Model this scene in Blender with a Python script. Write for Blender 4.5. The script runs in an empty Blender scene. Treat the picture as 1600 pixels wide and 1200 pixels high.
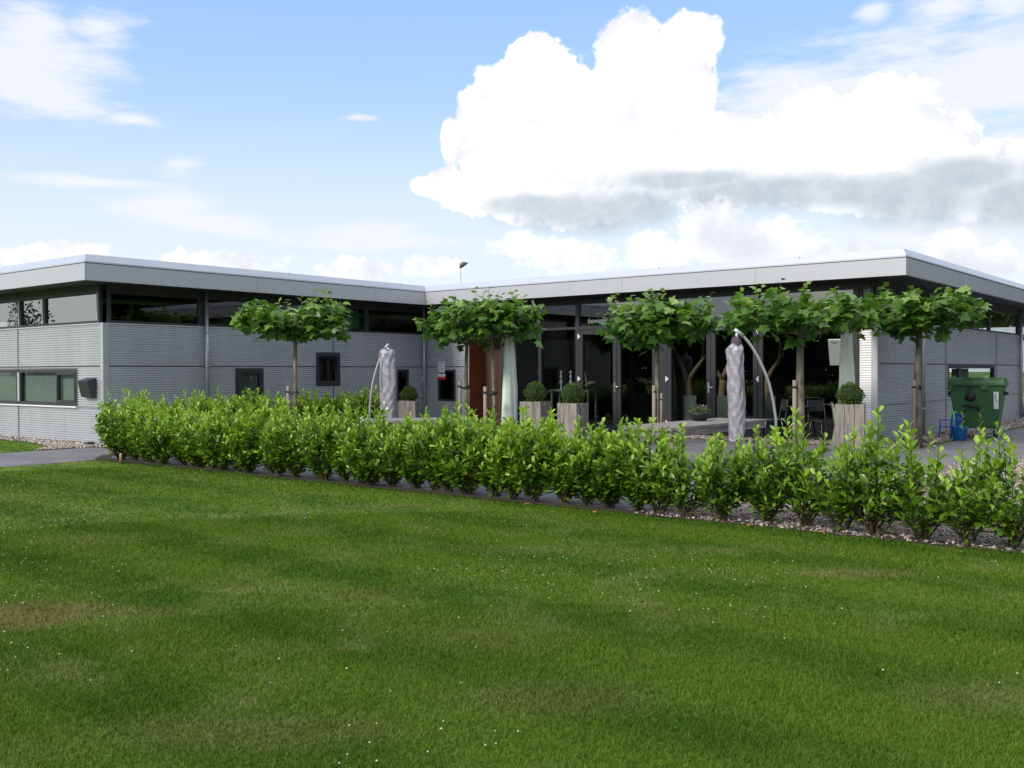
import bpy, math, random
import numpy as np
from mathutils import Vector, Matrix
random.seed(7); rng = np.random.default_rng(7)
R = math.radians
sc = bpy.context.scene
col = sc.collection

# ------------------------------------------------------------------ camera
# building axes: X along the front facade, Y away along the left wing, Z up
CAM = Vector((18.448, -10.125, 1.42))
FWD = Vector((-0.62544, 0.78017, -0.0124)).normalized()
RGT = Vector((0.7802, 0.62547, -0.0034)).normalized()
UPV = RGT.cross(FWD).normalized(); RGT = FWD.cross(UPV).normalized()
cd = bpy.data.cameras.new('camera'); cam = bpy.data.objects.new('camera', cd); col.objects.link(cam)
cd.sensor_width = 36; cd.lens = 34.63; cd.clip_start = 0.1; cd.clip_end = 3000
M = Matrix((RGT, UPV, -FWD)).transposed().to_4x4(); M.translation = CAM
cam.matrix_world = M
sc.camera = cam

# ------------------------------------------------------------------ exposure, sun
sc.view_settings.view_transform = 'Standard'; sc.view_settings.look = 'None'
sc.view_settings.exposure = 0.9; sc.view_settings.gamma = 1; sc.view_settings.use_curve_mapping = False
SUN_DIR = Vector((-0.15, -0.79, 0.58)).normalized()       # towards the sun
sl = bpy.data.lights.new('sun', 'SUN'); sl.energy = 1.6; sl.angle = R(12); sl.color = (1, .93, .84)
so = bpy.data.objects.new('sun', sl); col.objects.link(so); so.location = (0, -20, 30)
so.rotation_euler = SUN_DIR.to_track_quat('Z', 'Y').to_euler()

# ------------------------------------------------------------------ node helper
class NT:
    def __init__(s, tree): s.t = tree; s.n = tree.nodes; s.l = tree.links
    def node(s, kind, **kw):
        n = s.n.new(kind)
        for k, v in kw.items(): setattr(n, k, v)
        return n
    def put(s, sock, v):
        if v is None: return
        if isinstance(v, bpy.types.NodeSocket): s.l.new(v, sock)
        else: sock.default_value = v
    def m(s, op, a, b=None, c=None, clamp=False):
        n = s.node('ShaderNodeMath', operation=op, use_clamp=clamp)
        s.put(n.inputs[0], a); s.put(n.inputs[1], b); s.put(n.inputs[2], c); return n.outputs[0]
    def v(s, op, a, b=None, c=None):
        n = s.node('ShaderNodeVectorMath', operation=op)
        s.put(n.inputs[0], a); s.put(n.inputs[1], b); s.put(n.inputs[2], c)
        return n.outputs['Value'] if op in ('DOT_PRODUCT', 'LENGTH', 'DISTANCE') else n.outputs[0]
    def noise(s, vec, scale, detail=4, rough=.5, dim='3D', lac=2.0):
        n = s.node('ShaderNodeTexNoise', noise_dimensions=dim)
        s.put(n.inputs['Vector'], vec); s.put(n.inputs['Scale'], scale); s.put(n.inputs['Detail'], detail)
        s.put(n.inputs['Roughness'], rough); s.put(n.inputs['Lacunarity'], lac); return n.outputs['Fac']
    def rng(s, x, a, b, c=0., d=1., smooth=True):
        n = s.node('ShaderNodeMapRange', interpolation_type='SMOOTHSTEP' if smooth else 'LINEAR')
        s.put(n.inputs[0], x); s.put(n.inputs[1], a); s.put(n.inputs[2], b); s.put(n.inputs[3], c); s.put(n.inputs[4], d)
        return n.outputs[0]
    def mix(s, f, a, b, blend='MIX'):
        n = s.node('ShaderNodeMix', data_type='RGBA', blend_type=blend)
        s.put(n.inputs[0], f); s.put(n.inputs[6], a if not isinstance(a, tuple) else tuple(a[:3]) + (1,))
        s.put(n.inputs[7], b if not isinstance(b, tuple) else tuple(b[:3]) + (1,)); return n.outputs[2]

# ------------------------------------------------------------------ sky with clouds
w = bpy.data.worlds.new('World'); sc.world = w; w.use_nodes = True
nt = NT(w.node_tree); nt.n.clear()
sky = nt.node('ShaderNodeTexSky', sky_type='NISHITA'); sky.sun_disc = False
sky.sun_elevation = math.asin(SUN_DIR.z); sky.sun_rotation = math.atan2(SUN_DIR.x, SUN_DIR.y)
sky.air_density = 1.0; sky.dust_density = 0.6; sky.ozone_density = 1.6
SKY = .11
tc = nt.node('ShaderNodeTexCoord').outputs['Generated']
fh = Vector((FWD.x, FWD.y, 0)).normalized(); rh = Vector((fh.y, -fh.x, 0))
df = nt.v('DOT_PRODUCT', tc, tuple(fh)); dr = nt.v('DOT_PRODUCT', tc, tuple(rh)); du = nt.v('DOT_PRODUCT', tc, (0, 0, 1))
az = nt.m('ARCTAN2', dr, df); el = nt.m('ARCSINE', du)
cx = nt.node('ShaderNodeCombineXYZ'); nt.put(cx.inputs[0], az); nt.put(cx.inputs[1], el)
P2 = cx.outputs[0]
def deg(px, py):
    a = math.atan((px - 800) / 1539); e = math.atan((581 - py) / 1539 * math.cos(a)); return a, e
nz_big = nt.noise(tc, 14, 7, .62); nz_mid = nt.noise(tc, 34, 6, .62); nz_fin = nt.noise(tc, 75, 5, .65); nz_gry = nt.noise(nt.v('MULTIPLY', tc, (1, 1, 1.8)), 13, 6, .6)
stretch = nt.v('MULTIPLY', tc, (1, 1, 4.5)); nz_str = nt.noise(stretch, 9, 6, .62)
def field(blobs):
    out = None
    for (px, py, rx, ry) in blobs:
        a, e = deg(px, py)
        q = nt.v('MULTIPLY', nt.v('SUBTRACT', P2, (a, e, 0)), (1539 / rx, 1539 / ry, 0))
        d = nt.m('SUBTRACT', 1.0, nt.v('LENGTH', q))
        out = d if out is None else nt.m('SMOOTH_MAX', out, d, .12)
    return out
cum = field([(838, 100, 52, 48), (805, 150, 70, 60), (745, 190, 34, 55), (885, 165, 75, 80), (985, 85, 58, 62), (1078, 72, 52, 50), (955, 150, 55, 60),
             (1045, 150, 85, 80), (960, 240, 190, 75), (800, 260, 100, 75), (760, 305, 95, 38), (1140, 235, 120, 65),
             (1262, 180, 62, 48), (1375, 185, 78, 62), (1300, 235, 170, 68), (1430, 235, 90, 62), (1520, 280, 95, 55),
             (705, 225, 16, 40), (667, 292, 26, 17), (704, 292, 42, 32), (1590, 300, 60, 45), (880, 315, 140, 42), (1200, 285, 230, 40), (1430, 300, 190, 42)])
low = field([(1110, 362, 62, 52), (1190, 385, 90, 46), (1035, 395, 70, 32), (1262, 392, 50, 30), (900, 400, 90, 28), (820, 385, 60, 22),
             (60, 398, 55, 20), (92, 388, 22, 14), (146, 390, 30, 16), (350, 412, 95, 22), (560, 420, 60, 20), (680, 415, 50, 20),
             (1480, 385, 45, 22), (1545, 410, 70, 26), (1340, 405, 60, 26)])
grey = field([(920, 334, 130, 32), (830, 322, 90, 20), (1000, 324, 55, 34), (1070, 284, 120, 18), (1190, 302, 190, 27), (1390, 300, 180, 30), (1500, 275, 100, 30),
              (1440, 322, 110, 34), (1590, 318, 80, 40), (1280, 305, 150, 26)])
soft = field([(1430, 150, 330, 95), (1560, 110, 190, 85), (1400, 250, 280, 70), (1580, 240, 90, 80), (1250, 150, 120, 45), (1365, 20, 34, 22), (1475, 15, 75, 30), (1580, 10, 60, 40),
              (60, 40, 80, 60), (50, 110, 150, 80), (160, 40, 70, 34), (95, 155, 120, 40), (215, 186, 60, 14), (280, 257, 48, 24),
              (250, 322, 90, 36), (150, 284, 130, 12), (560, 184, 42, 9), (340, 350, 120, 22), (560, 360, 130, 18), (620, 380, 160, 20), (1500, 370, 200, 30)])
a_soft = nt.m('MULTIPLY', nt.rng(nt.m('ADD', soft, nt.m('MULTIPLY', nt.m('SUBTRACT', nz_str, .5), 2.6)), -.1, .85), .9)
a_cum = nt.rng(nt.m('ADD', nt.m('ADD', cum, nt.m('MULTIPLY', nt.m('SUBTRACT', nz_big, .5), .75)), nt.m('ADD', nt.m('MULTIPLY', nt.m('SUBTRACT', nz_mid, .5), .75), nt.m('MULTIPLY', nt.m('SUBTRACT', nz_fin, .5), .5))), .0, .17)
a_low = nt.m('MULTIPLY', nt.rng(nt.m('ADD', nt.m('ADD', low, nt.m('MULTIPLY', nt.m('SUBTRACT', nz_mid, .5), 1.9)), nt.m('MULTIPLY', nt.m('SUBTRACT', nz_fin, .5), 1.3)), -.05, .35), .92)
a_gry = nt.rng(nt.m('ADD', grey, nt.m('MULTIPLY', nt.m('SUBTRACT', nz_gry, .5), .75)), -.45, .64)
# the rest of the sky: scattered cumulus by noise, away from the photographed part
gen = nt.noise(nt.v('MULTIPLY', tc, (1, 1, 1.9)), 3.1, 8, .58)
away = nt.m('MAXIMUM', nt.rng(nt.m('ABSOLUTE', az), .55, .75), nt.rng(el, .42, .6))
a_gen = nt.m('MULTIPLY', nt.rng(gen, .46, .56), away)
g_gen = nt.rng(nt.noise(nt.v('ADD', nt.v('MULTIPLY', tc, (1, 1, 1.9)), (0, 0, .06)), 3.1, 8, .58), .5, .72)
haze = nt.rng(el, .30, .03, .05, .97)
base = nt.v('SCALE', sky.outputs[0]); nt.put(base.node.inputs[3], SKY)
tint = nt.mix(1.0, base, (1.0, 1.12, 1.18), 'MULTIPLY')
grad = nt.mix(nt.rng(el, .16, .40, smooth=False), (.30, .405, .55), (.165, .30, .555))
tint = nt.mix(nt.rng(el, 1.1, .5, .2, .8), tint, grad)
c = nt.mix(haze, tint, (.475, .51, .545))
c = nt.mix(a_soft, c, (.50, .508, .543))
white = nt.mix(nt.rng(nz_mid, .3, .7), (.68, .685, .70), (.85, .85, .86))
relief = nt.m('SUBTRACT', nt.noise(nt.v('ADD', tc, tuple(Vector((0, 0, .018)) - rh * .012)), 20, 6, .6), nt.noise(tc, 20, 6, .6))
white = nt.mix(nt.m('MULTIPLY', nt.rng(relief, -.02, .09), nt.rng(cum, .75, .1, .35, 1.)), (.66, .665, .68), (.475, .485, .515))
c = nt.mix(a_cum, c, white)
c = nt.mix(nt.m('MULTIPLY', nt.m('MULTIPLY', a_cum, nt.rng(nt.noise(nt.v('ADD', tc, (0, 0, .05)), 9, 7, .6), .54, .70)), nt.rng(el, .26, .17)), c, (.47, .48, .51))
c = nt.mix(nt.m('MULTIPLY', a_gry, .90), c, nt.mix(nt.rng(nz_mid, .3, .7), (.27, .315, .355), (.36, .395, .43)))
c = nt.mix(a_low, c, nt.mix(nt.rng(nz_big, .35, .6), (.44, .455, .485), (.60, .60, .61)))
c = nt.mix(a_gen, c, nt.mix(g_gen, (1.0, .97, .93), (.48, .50, .54)))
bgn = nt.node('ShaderNodeBackground'); nt.put(bgn.inputs[0], c); bgn.inputs[1].default_value = 1.0
wo = nt.node('ShaderNodeOutputWorld'); nt.l.new(bgn.outputs[0], wo.inputs[0])
w.cycles.sampling_method = 'MANUAL'; w.cycles.sample_map_resolution = 1024

# ------------------------------------------------------------------ materials
MATS = {}
def mat(name, color, rough=.6, metal=0., spec=.5, var=.0, vscale=8., bump=0., bscale=60., color2=None, c2scale=2., c2lo=.45, c2hi=.6, trans=0., emit=None, sheen=0, streak=None, aniso=(1, 1, 1)):
    if name in MATS: return MATS[name]
    m = bpy.data.materials.new(name); m.use_nodes = True; t = NT(m.node_tree); t.n.clear()
    p = t.node('ShaderNodeBsdfPrincipled'); o = t.node('ShaderNodeOutputMaterial')
    pos = t.node('ShaderNodeNewGeometry').outputs['Position']
    vec = t.v('MULTIPLY', pos, aniso)
    cc = tuple(color) + (1,)
    out = cc
    if color2 is not None:
        out = t.mix(t.rng(t.noise(vec, c2scale, 5, .6), c2lo, c2hi), color, color2)
    if var > 0:
        n = t.noise(vec, vscale, 6, .6)
        out = t.mix(1.0, out if isinstance(out, bpy.types.NodeSocket) else tuple(color), t.mix(n, (1 - var,) * 3, (1 + var,) * 3), 'MULTIPLY')
    t.put(p.inputs['Base Color'], out)
    p.inputs['Roughness'].default_value = rough; p.inputs['Metallic'].default_value = metal
    p.inputs['Specular IOR Level'].default_value = spec
    if bump > 0:
        b = t.node('ShaderNodeBump'); b.inputs['Strength'].default_value = bump; b.inputs['Distance'].default_value = .01
        t.put(b.inputs['Height'], t.noise(vec, bscale, 5, .6)); t.l.new(b.outputs[0], p.inputs['Normal'])
    sh = p.outputs[0]
    if trans > 0:
        tr = t.node('ShaderNodeBsdfTranslucent'); t.put(tr.inputs[0], out)
        mx = t.node('ShaderNodeMixShader'); mx.inputs[0].default_value = trans
        t.l.new(sh, mx.inputs[1]); t.l.new(tr.outputs[0], mx.inputs[2]); sh = mx.outputs[0]
    t.l.new(sh, o.inputs[0])
    MATS[name] = m; return m
def leafmat(name, c1, c2, rough=.38, trans=.22, scale=7., spec=.5):
    """leaf colour varies from leaf to leaf by a per-leaf attribute and a little over the plant"""
    m = bpy.data.materials.new(name); m.use_nodes = True; t = NT(m.node_tree); t.n.clear()
    p = t.node('ShaderNodeBsdfPrincipled'); o = t.node('ShaderNodeOutputMaterial')
    at = t.node('ShaderNodeAttribute', attribute_name='tone').outputs['Fac']
    oi = t.node('ShaderNodeObjectInfo').outputs['Random']
    pos = t.node('ShaderNodeNewGeometry').outputs['Position']
    f = t.m('ADD', at, t.m('MULTIPLY', t.m('SUBTRACT', t.noise(pos, scale, 3, .5), .5), .5), clamp=True)
    cc = t.mix(f, c1, c2)
    cc = t.mix(1.0, cc, t.mix(oi, (.88, .9, .9), (1.12, 1.08, 1.0)), 'MULTIPLY')
    t.put(p.inputs['Base Color'], cc); p.inputs['Roughness'].default_value = rough; p.inputs['Specular IOR Level'].default_value = spec
    tr = t.node('ShaderNodeBsdfTranslucent'); t.put(tr.inputs[0], t.mix(1.0, cc, (1.25, 1.35, .6), 'MULTIPLY'))
    mx = t.node('ShaderNodeMixShader'); mx.inputs[0].default_value = trans
    t.l.new(p.outputs[0], mx.inputs[1]); t.l.new(tr.outputs[0], mx.inputs[2]); t.l.new(mx.outputs[0], o.inputs[0])
    return m
def glassmat(name, tint=(.55, .6, .6), ior=1.9, refl=(1, 1, 1)):
    m = bpy.data.materials.new(name); m.use_nodes = True; t = NT(m.node_tree); t.n.clear()
    o = t.node('ShaderNodeOutputMaterial'); tr = t.node('ShaderNodeBsdfTransparent'); gl = t.node('ShaderNodeBsdfGlossy')
    tr.inputs[0].default_value = tuple(tint) + (1,); gl.inputs[0].default_value = tuple(refl) + (1,); gl.inputs['Roughness'].default_value = .0
    b = t.node('ShaderNodeBump'); b.inputs['Strength'].default_value = .02; b.inputs['Distance'].default_value = .02
    t.put(b.inputs['Height'], t.noise(t.node('ShaderNodeNewGeometry').outputs['Position'], .9, 1, .4)); t.l.new(b.outputs[0], gl.inputs['Normal'])
    fr = t.node('ShaderNodeFresnel'); fr.inputs[0].default_value = ior
    mx = t.node('ShaderNodeMixShader'); t.l.new(fr.outputs[0], mx.inputs[0]); t.l.new(tr.outputs[0], mx.inputs[1]); t.l.new(gl.outputs[0], mx.inputs[2])
    t.l.new(mx.outputs[0], o.inputs[0]); MATS[name] = m; return m
silver = mat('silver_cladding', (.50, .512, .532), .42, .35, var=.16, vscale=1.6, aniso=(2.2, 2.2, .22))
sunlitclad = mat('sunlit_cladding', (.88, .87, .87), .45, .0, var=.04, vscale=1.5)  # sunlight on the outer corner strip is put into this paler colour
trimm = mat('silver_trim', (.48, .495, .515), .4, .4, var=.04, vscale=3)
ptrim = mat('pale_trim', (.55, .55, .57), .4, .3, var=.04, vscale=3)
fasc = mat('fascia_metal', (.47, .474, .495), .42, .25, var=.06, vscale=.8)
flash = mat('flashing_metal', (.50, .52, .58), .4, .4, var=.05, vscale=1.2)
seamm = mat('seam_gasket', (.09, .09, .10), .6)  # dark gasket colour of the wall and roof joints
anth = mat('anthracite_frame', (.035, .037, .040), .45, spec=.4, var=.1, vscale=3)
soff = mat('dark_soffit', (.035, .037, .038), .6, var=.1, vscale=2)
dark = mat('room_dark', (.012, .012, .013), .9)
blind = mat('roller_blind', (.36, .42, .40), .9, var=.04, vscale=3)
zinc = mat('zinc_pipe', (.42, .43, .44), .4, .6, var=.12, vscale=9)
steel = mat('stainless', (.75, .75, .74), .25, .9)
glass = glassmat('window_glass', (.70, .74, .74), 1.55)
glassu = glassmat('upper_glass', (.5, .55, .55), 2.3)
glassc = glassmat('coated_glass', (.3, .33, .33), 4.6, (1.0, .95, .89))
wood_o = mat('orange_wood_cladding', (.19, .050, .020), .55, var=.25, vscale=4, aniso=(8, 8, 1))
wood_d = mat('brown_wood_cladding', (.07, .028, .018), .6, var=.3, vscale=4, aniso=(8, 8, 1))
oldwood = mat('weathered_planks', (.27, .235, .21), .8, var=.28, vscale=9, bump=.5, bscale=40, aniso=(6, 6, .7), color2=(.17, .15, .135), c2scale=3)
tabwood = mat('weathered_table_wood', (.25, .22, .20), .75, var=.35, vscale=9, bump=.5, bscale=40, aniso=(6, .7, 6), color2=(.16, .14, .13), c2scale=3)
bark = mat('plane_bark', (.20, .175, .125), .8, var=.4, vscale=14, bump=.6, bscale=30, color2=(.10, .085, .06), c2scale=9, aniso=(1, 1, .4))
stakem = mat('stake_wood', (.29, .245, .20), .8, var=.3, vscale=10, bump=.5, bscale=30, aniso=(5, 5, .6))
twig = mat('shrub_stem', (.085, .065, .035), .8, var=.3, vscale=30)
strap = mat('black_rubber', (.012, .012, .012), .6)
drift = mat('driftwood', (.30, .22, .12), .75, var=.4, vscale=12, bump=.6, bscale=25)
potg = mat('grey_green_pot', (.24, .29, .25), .6, var=.1)
pargreen = mat('pale_green_canvas', (.66, .74, .62), .8, var=.10, vscale=6, bump=.4, bscale=18, aniso=(3, 3, .5))
purple = mat('purple_canvas', (.09, .045, .075), .8, var=.2)
binm = mat('green_bin_plastic', (.030, .108, .036), .58, var=.22, vscale=6)
blackp = mat('black_plastic', (.015, .015, .016), .45)
white = mat('white_paint', (.75, .75, .74), .5)
teal = mat('teal_ink', (.02, .12, .14), .5)
red = mat('red_print', (.55, .02, .03), .5)
blue = mat('blue_plastic', (.02, .08, .52), .35)
blue2 = mat('bright_blue_plastic', (.01, .19, .55), .35)
lime = mat('lime_plastic', (.10, .62, .12), .4)
pchair = mat('pale_green_plastic', (.42, .50, .38), .45)
boxgrey = mat('grey_steel_box', (.30, .33, .32), .35, .5)
darkbox = mat('dark_letterbox', (.035, .035, .042), .4)
soil = mat('bare_soil', (.045, .032, .022), .95, var=.5, vscale=18, bump=1, bscale=30)
asph = mat('grey_paving', (.185, .175, .185), .9, var=.16, vscale=5, bump=.5, bscale=160, color2=(.145, .14, .15), c2scale=1.1)
orange = mat('withered_leaf', (.42, .16, .03), .6)
yellow = mat('yellowed_leaf', (.55, .48, .06), .5)
lampm = mat('lamp_grey', (.12, .13, .12), .5, .2)
lampw = mat('lamp_post_paint', (.55, .55, .55), .5, .2)
violet = mat('violet_petals', (.28, .12, .30), .6)
chrome = mat('chrome_tube', (.16, .16, .16), .3, 1)

def lawnmat(name, blades):
    m = bpy.data.materials.new(name); m.use_nodes = True; t = NT(m.node_tree); t.n.clear()
    p = t.node('ShaderNodeBsdfPrincipled'); o = t.node('ShaderNodeOutputMaterial')
    pos = t.node('ShaderNodeNewGeometry').outputs['Position']
    n1 = t.noise(pos, .38, 5, .62); n2 = t.noise(pos, 1.7, 5, .65); n3 = t.m('ADD', t.m('MULTIPLY', t.noise(t.v('MULTIPLY', pos, (.22, 1.3, 1)), 1.0, 3, .5), .55), t.m('MULTIPLY', t.m('ADD', t.m('SINE', t.m('ADD', t.m('MULTIPLY', t.v('DOT_PRODUCT', pos, (.05, 5.2, 0)), 1.0), t.m('MULTIPLY', n1, 1.6))), 1.0), .25))
    g = t.mix(t.rng(n2, .3, .7), (.060, .136, .008), (.096, .184, .014))
    g = t.mix(t.rng(n3, .35, .65, 0, .8), g, (.118, .200, .016))
    dry = t.m('MULTIPLY', t.rng(n2, .44, .70), t.rng(n1, .40, .62))
    spots = None
    for (x, y, rx, ry, k) in ((12.62, -7.42, .62, .42, 1.0), (13.05, -7.0, .40, .16, .6), (12.45, -7.75, .5, .3, .5), (9.36, -2.7, .8, .25, .38), (10.85, -2.85, .8, .25, .35), (16.0, -3.3, .6, .22, .6), (15.2, -7.75, .7, .25, .5), (13.77, -5.86, .5, .25, .35),
                              (13.76, -3.87, 1.1, .25, .3), (10.5, -5.8, .6, .4, .3), (15.9, -6.7, .6, .3, .4), (15.0, -6.2, .5, .3, .3), (17.4, -5.5, .5, .3, .4)):
        q = t.v('SUBTRACT', pos, (x, y, 0)); qa = t.m('MULTIPLY', t.v('DOT_PRODUCT', q, (.78, .625, 0)), 1 / rx); qb = t.m('MULTIPLY', t.v('DOT_PRODUCT', q, (-.625, .78, 0)), 1 / ry)
        d = t.m('SQRT', t.m('ADD', t.m('MULTIPLY', qa, qa), t.m('MULTIPLY', qb, qb)))
        d = t.m('MULTIPLY', t.rng(t.m('ADD', d, t.m('MULTIPLY', t.m('SUBTRACT', n2, .5), 1.6)), 1.15, .35), k)
        spots = d if spots is None else t.m('MAXIMUM', spots, d)
    dry = t.m('ADD', .03, t.m('MAXIMUM', t.m('MULTIPLY', dry, .34), t.m('MULTIPLY', spots, .85)))
    at = t.node('ShaderNodeAttribute', attribute_name='tone').outputs['Fac'] if blades else t.noise(pos, 60, 3, .6)
    dryf = t.m('MULTIPLY', dry, t.rng(at, .0, .8, .35, 1.15), clamp=True)
    g = t.mix(dryf, g, t.mix(t.rng(n2, .35, .7), (.185, .160, .050), (.31, .265, .135)))
    g = t.mix(1.0, g, t.mix(at, (.74, .76, .74), (1.27, 1.24, 1.27)), 'MULTIPLY')
    t.put(p.inputs['Base Color'], g); p.inputs['Roughness'].default_value = .65; p.inputs['Specular IOR Level'].default_value = .12
    sh = p.outputs[0]
    if blades:
        tr = t.node('ShaderNodeBsdfTranslucent'); t.put(tr.inputs[0], g)
        mx = t.node('ShaderNodeMixShader'); mx.inputs[0].default_value = .3
        t.l.new(sh, mx.inputs[1]); t.l.new(tr.outputs[0], mx.inputs[2]); sh = mx.outputs[0]
    else:
        b = t.node('ShaderNodeBump'); b.inputs['Strength'].default_value = 1; b.inputs['Distance'].default_value = .03
        t.put(b.inputs['Height'], t.noise(pos, 45, 5, .7)); t.l.new(b.outputs[0], p.inputs['Normal'])
    t.l.new(sh, o.inputs[0]); return m
lawn_g = lawnmat('lawn_turf', False); lawn_b = lawnmat('grass_blades', True)
stone = None
def stonemat():
    m = bpy.data.materials.new('gravel_stones'); m.use_nodes = True; t = NT(m.node_tree); t.n.clear()
    p = t.node('ShaderNodeBsdfPrincipled'); o = t.node('ShaderNodeOutputMaterial')
    at = t.node('ShaderNodeAttribute', attribute_name='tone').outputs['Fac']
    r = t.node('ShaderNodeValToRGB'); t.l.new(at, r.inputs[0]); e = r.color_ramp.elements
    e[0].position = 0; e[0].color = (.16, .12, .10, 1); e[1].position = 1; e[1].color = (.60, .56, .51, 1)
    for pp, cc in ((.2, (.20, .155, .13, 1)), (.55, (.36, .29, .25, 1)), (.85, (.50, .44, .39, 1))):
        k = e.new(pp); k.color = cc
    t.l.new(r.outputs[0], p.inputs['Base Color']); p.inputs['Roughness'].default_value = .8; t.l.new(p.outputs[0], o.inputs[0]); return m
stone = stonemat()
gravbed = mat('gravel_bed', (.20, .16, .13), .9, var=.5, vscale=40, bump=1, bscale=60)
LAUREL = leafmat('laurel_leaf', (.040, .110, .008), (.165, .300, .020), .30, .22)
LAUREL_Y = leafmat('laurel_young_leaf', (.200, .350, .026), (.320, .480, .055), .36, .28)
PLANE = leafmat('plane_leaf', (.034, .105, .016), (.115, .240, .032), .42, .34, 3)
PLANE_Y = leafmat('plane_young_leaf', (.140, .270, .038), (.270, .400, .090), .42, .35, 3)
BOX = leafmat('boxwood_leaf', (.028, .075, .008), (.105, .170, .018), .5, .1, 20)
FAR = leafmat('far_foliage', (.018, .040, .010), (.05, .085, .02), .7, .1, .4)

# ------------------------------------------------------------------ mesh helpers
class MB:
    def __init__(s): s.v = []; s.f = []; s.mi = []; s.sm = []
    def add(s, vs, fs, mi=0, smooth=False):
        o = len(s.v); s.v.extend([tuple(x) for x in vs]); s.f.extend([tuple(i + o for i in f) for f in fs])
        s.mi.extend([mi] * len(fs)); s.sm.extend([smooth] * len(fs)); return s
    def box(s, x0, x1, y0, y1, z0, z1, mi=0, mtx=None):
        vs = [Vector(p) for p in ((x0, y0, z0), (x1, y0, z0), (x1, y1, z0), (x0, y1, z0), (x0, y0, z1), (x1, y0, z1), (x1, y1, z1), (x0, y1, z1))]
        if mtx is not None: vs = [mtx @ p for p in vs]
        return s.add(vs, [(0, 3, 2, 1), (4, 5, 6, 7), (0, 1, 5, 4), (1, 2, 6, 5), (2, 3, 7, 6), (3, 0, 4, 7)], mi)
    def taper(s, cx, cy, z0, z1, hx0, hy0, hx1, hy1, mi=0, mtx=None):
        vs = [Vector(p) for p in ((cx - hx0, cy - hy0, z0), (cx + hx0, cy - hy0, z0), (cx + hx0, cy + hy0, z0), (cx - hx0, cy + hy0, z0),
              (cx - hx1, cy - hy1, z1), (cx + hx1, cy - hy1, z1), (cx + hx1, cy + hy1, z1), (cx - hx1, cy + hy1, z1))]
        if mtx is not None: vs = [mtx @ p for p in vs]
        return s.add(vs, [(0, 3, 2, 1), (4, 5, 6, 7), (0, 1, 5, 4), (1, 2, 6, 5), (2, 3, 7, 6), (3, 0, 4, 7)], mi)
    def tube(s, pts, rad, n=8, mi=0, cap=True):
        pts = [Vector(p) for p in pts]; rs = rad if hasattr(rad, '__len__') else [rad] * len(pts)
        vs = []; fs = []; ref = None
        for i, p in enumerate(pts):
            d = (pts[min(i + 1, len(pts) - 1)] - pts[max(i - 1, 0)]).normalized()
            if ref is None: ref = d.orthogonal().normalized()
            a = (ref - d * ref.dot(d)).normalized(); ref = a; b = d.cross(a)
            for k in range(n):
                t = 2 * math.pi * k / n; vs.append(p + (a * math.cos(t) + b * math.sin(t)) * rs[i])
        for i in range(len(pts) - 1):
            for k in range(n):
                fs.append((i * n + k, i * n + (k + 1) % n, (i + 1) * n + (k + 1) % n, (i + 1) * n + k))
        if cap: fs.append(tuple(reversed(range(n)))); fs.append(tuple((len(pts) - 1) * n + k for k in range(n)))
        return s.add(vs, fs, mi, True)
    def lathe(s, prof, c=(0, 0, 0), n=20, mi=0, wob=None, smooth=True):
        vs = []; fs = []
        for i, (r, z) in enumerate(prof):
            for k in range(n):
                t = 2 * math.pi * k / n; rr = r * (wob(t, z) if wob else 1)
                vs.append((c[0] + rr * math.cos(t), c[1] + rr * math.sin(t), c[2] + z))
        for i in range(len(prof) - 1):
            for k in range(n): fs.append((i * n + k, i * n + (k + 1) % n, (i + 1) * n + (k + 1) % n, (i + 1) * n + k))
        fs.append(tuple(reversed(range(n)))); fs.append(tuple((len(prof) - 1) * n + k for k in range(n)))
        return s.add(vs, fs, mi, smooth)
    def build(s, name, mats, parent=None, loc=None, bevel=0):
        me = bpy.data.meshes.new(name); me.from_pydata(s.v, [], s.f); me.update()
        for m in (mats if isinstance(mats, (list, tuple)) else [mats]): me.materials.append(m)
        me.polygons.foreach_set('material_index', s.mi); me.polygons.foreach_set('use_smooth', s.sm)
        o = bpy.data.objects.new(name, me); col.objects.link(o)
        if parent is not None: o.parent = parent
        if loc is not None: o.location = loc
        if bevel:
            b = o.modifiers.new('bevel', 'BEVEL'); b.width = bevel; b.segments = 2; b.limit_method = 'ANGLE'
        return o
def np_mesh(name, verts, faces, mats, mi=None, tone=None, parent=None, smooth=False):
    """verts (n,3), faces (m,k) of one size; tone per face -> attribute"""
    me = bpy.data.meshes.new(name); m, k = faces.shape
    me.vertices.add(len(verts)); me.vertices.foreach_set('co', np.ascontiguousarray(verts, dtype=np.float32).ravel())
    me.loops.add(m * k); me.loops.foreach_set('vertex_index', np.ascontiguousarray(faces, dtype=np.int32).ravel())
    me.polygons.add(m); me.polygons.foreach_set('loop_start', np.arange(0, m * k, k, dtype=np.int32))
    me.update(calc_edges=True)
    for mm in (mats if isinstance(mats, (list, tuple)) else [mats]): me.materials.append(mm)
    if mi is not None: me.polygons.foreach_set('material_index', mi.astype(np.int32))
    if smooth: me.polygons.foreach_set('use_smooth', np.ones(m, dtype=bool))
    if tone is not None:
        a = me.attributes.new('tone', 'FLOAT', 'FACE'); a.data.foreach_set('value', tone.astype(np.float32))
    o = bpy.data.objects.new(name, me); col.objects.link(o)
    if parent is not None: o.parent = parent
    return o
def tag(o, label=None, cat=None, group=None, kind=None):
    if label: o['label'] = label
    if cat: o['category'] = cat
    if group: o['group'] = group
    if kind: o['kind'] = kind
    return o
def thing(name, loc, label, cat, group=None, rz=0):
    o = bpy.data.objects.new(name, None); o.empty_display_size = .1; col.objects.link(o)
    o.location = loc; o.rotation_euler = (0, 0, rz); return tag(o, label, cat, group)
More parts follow.
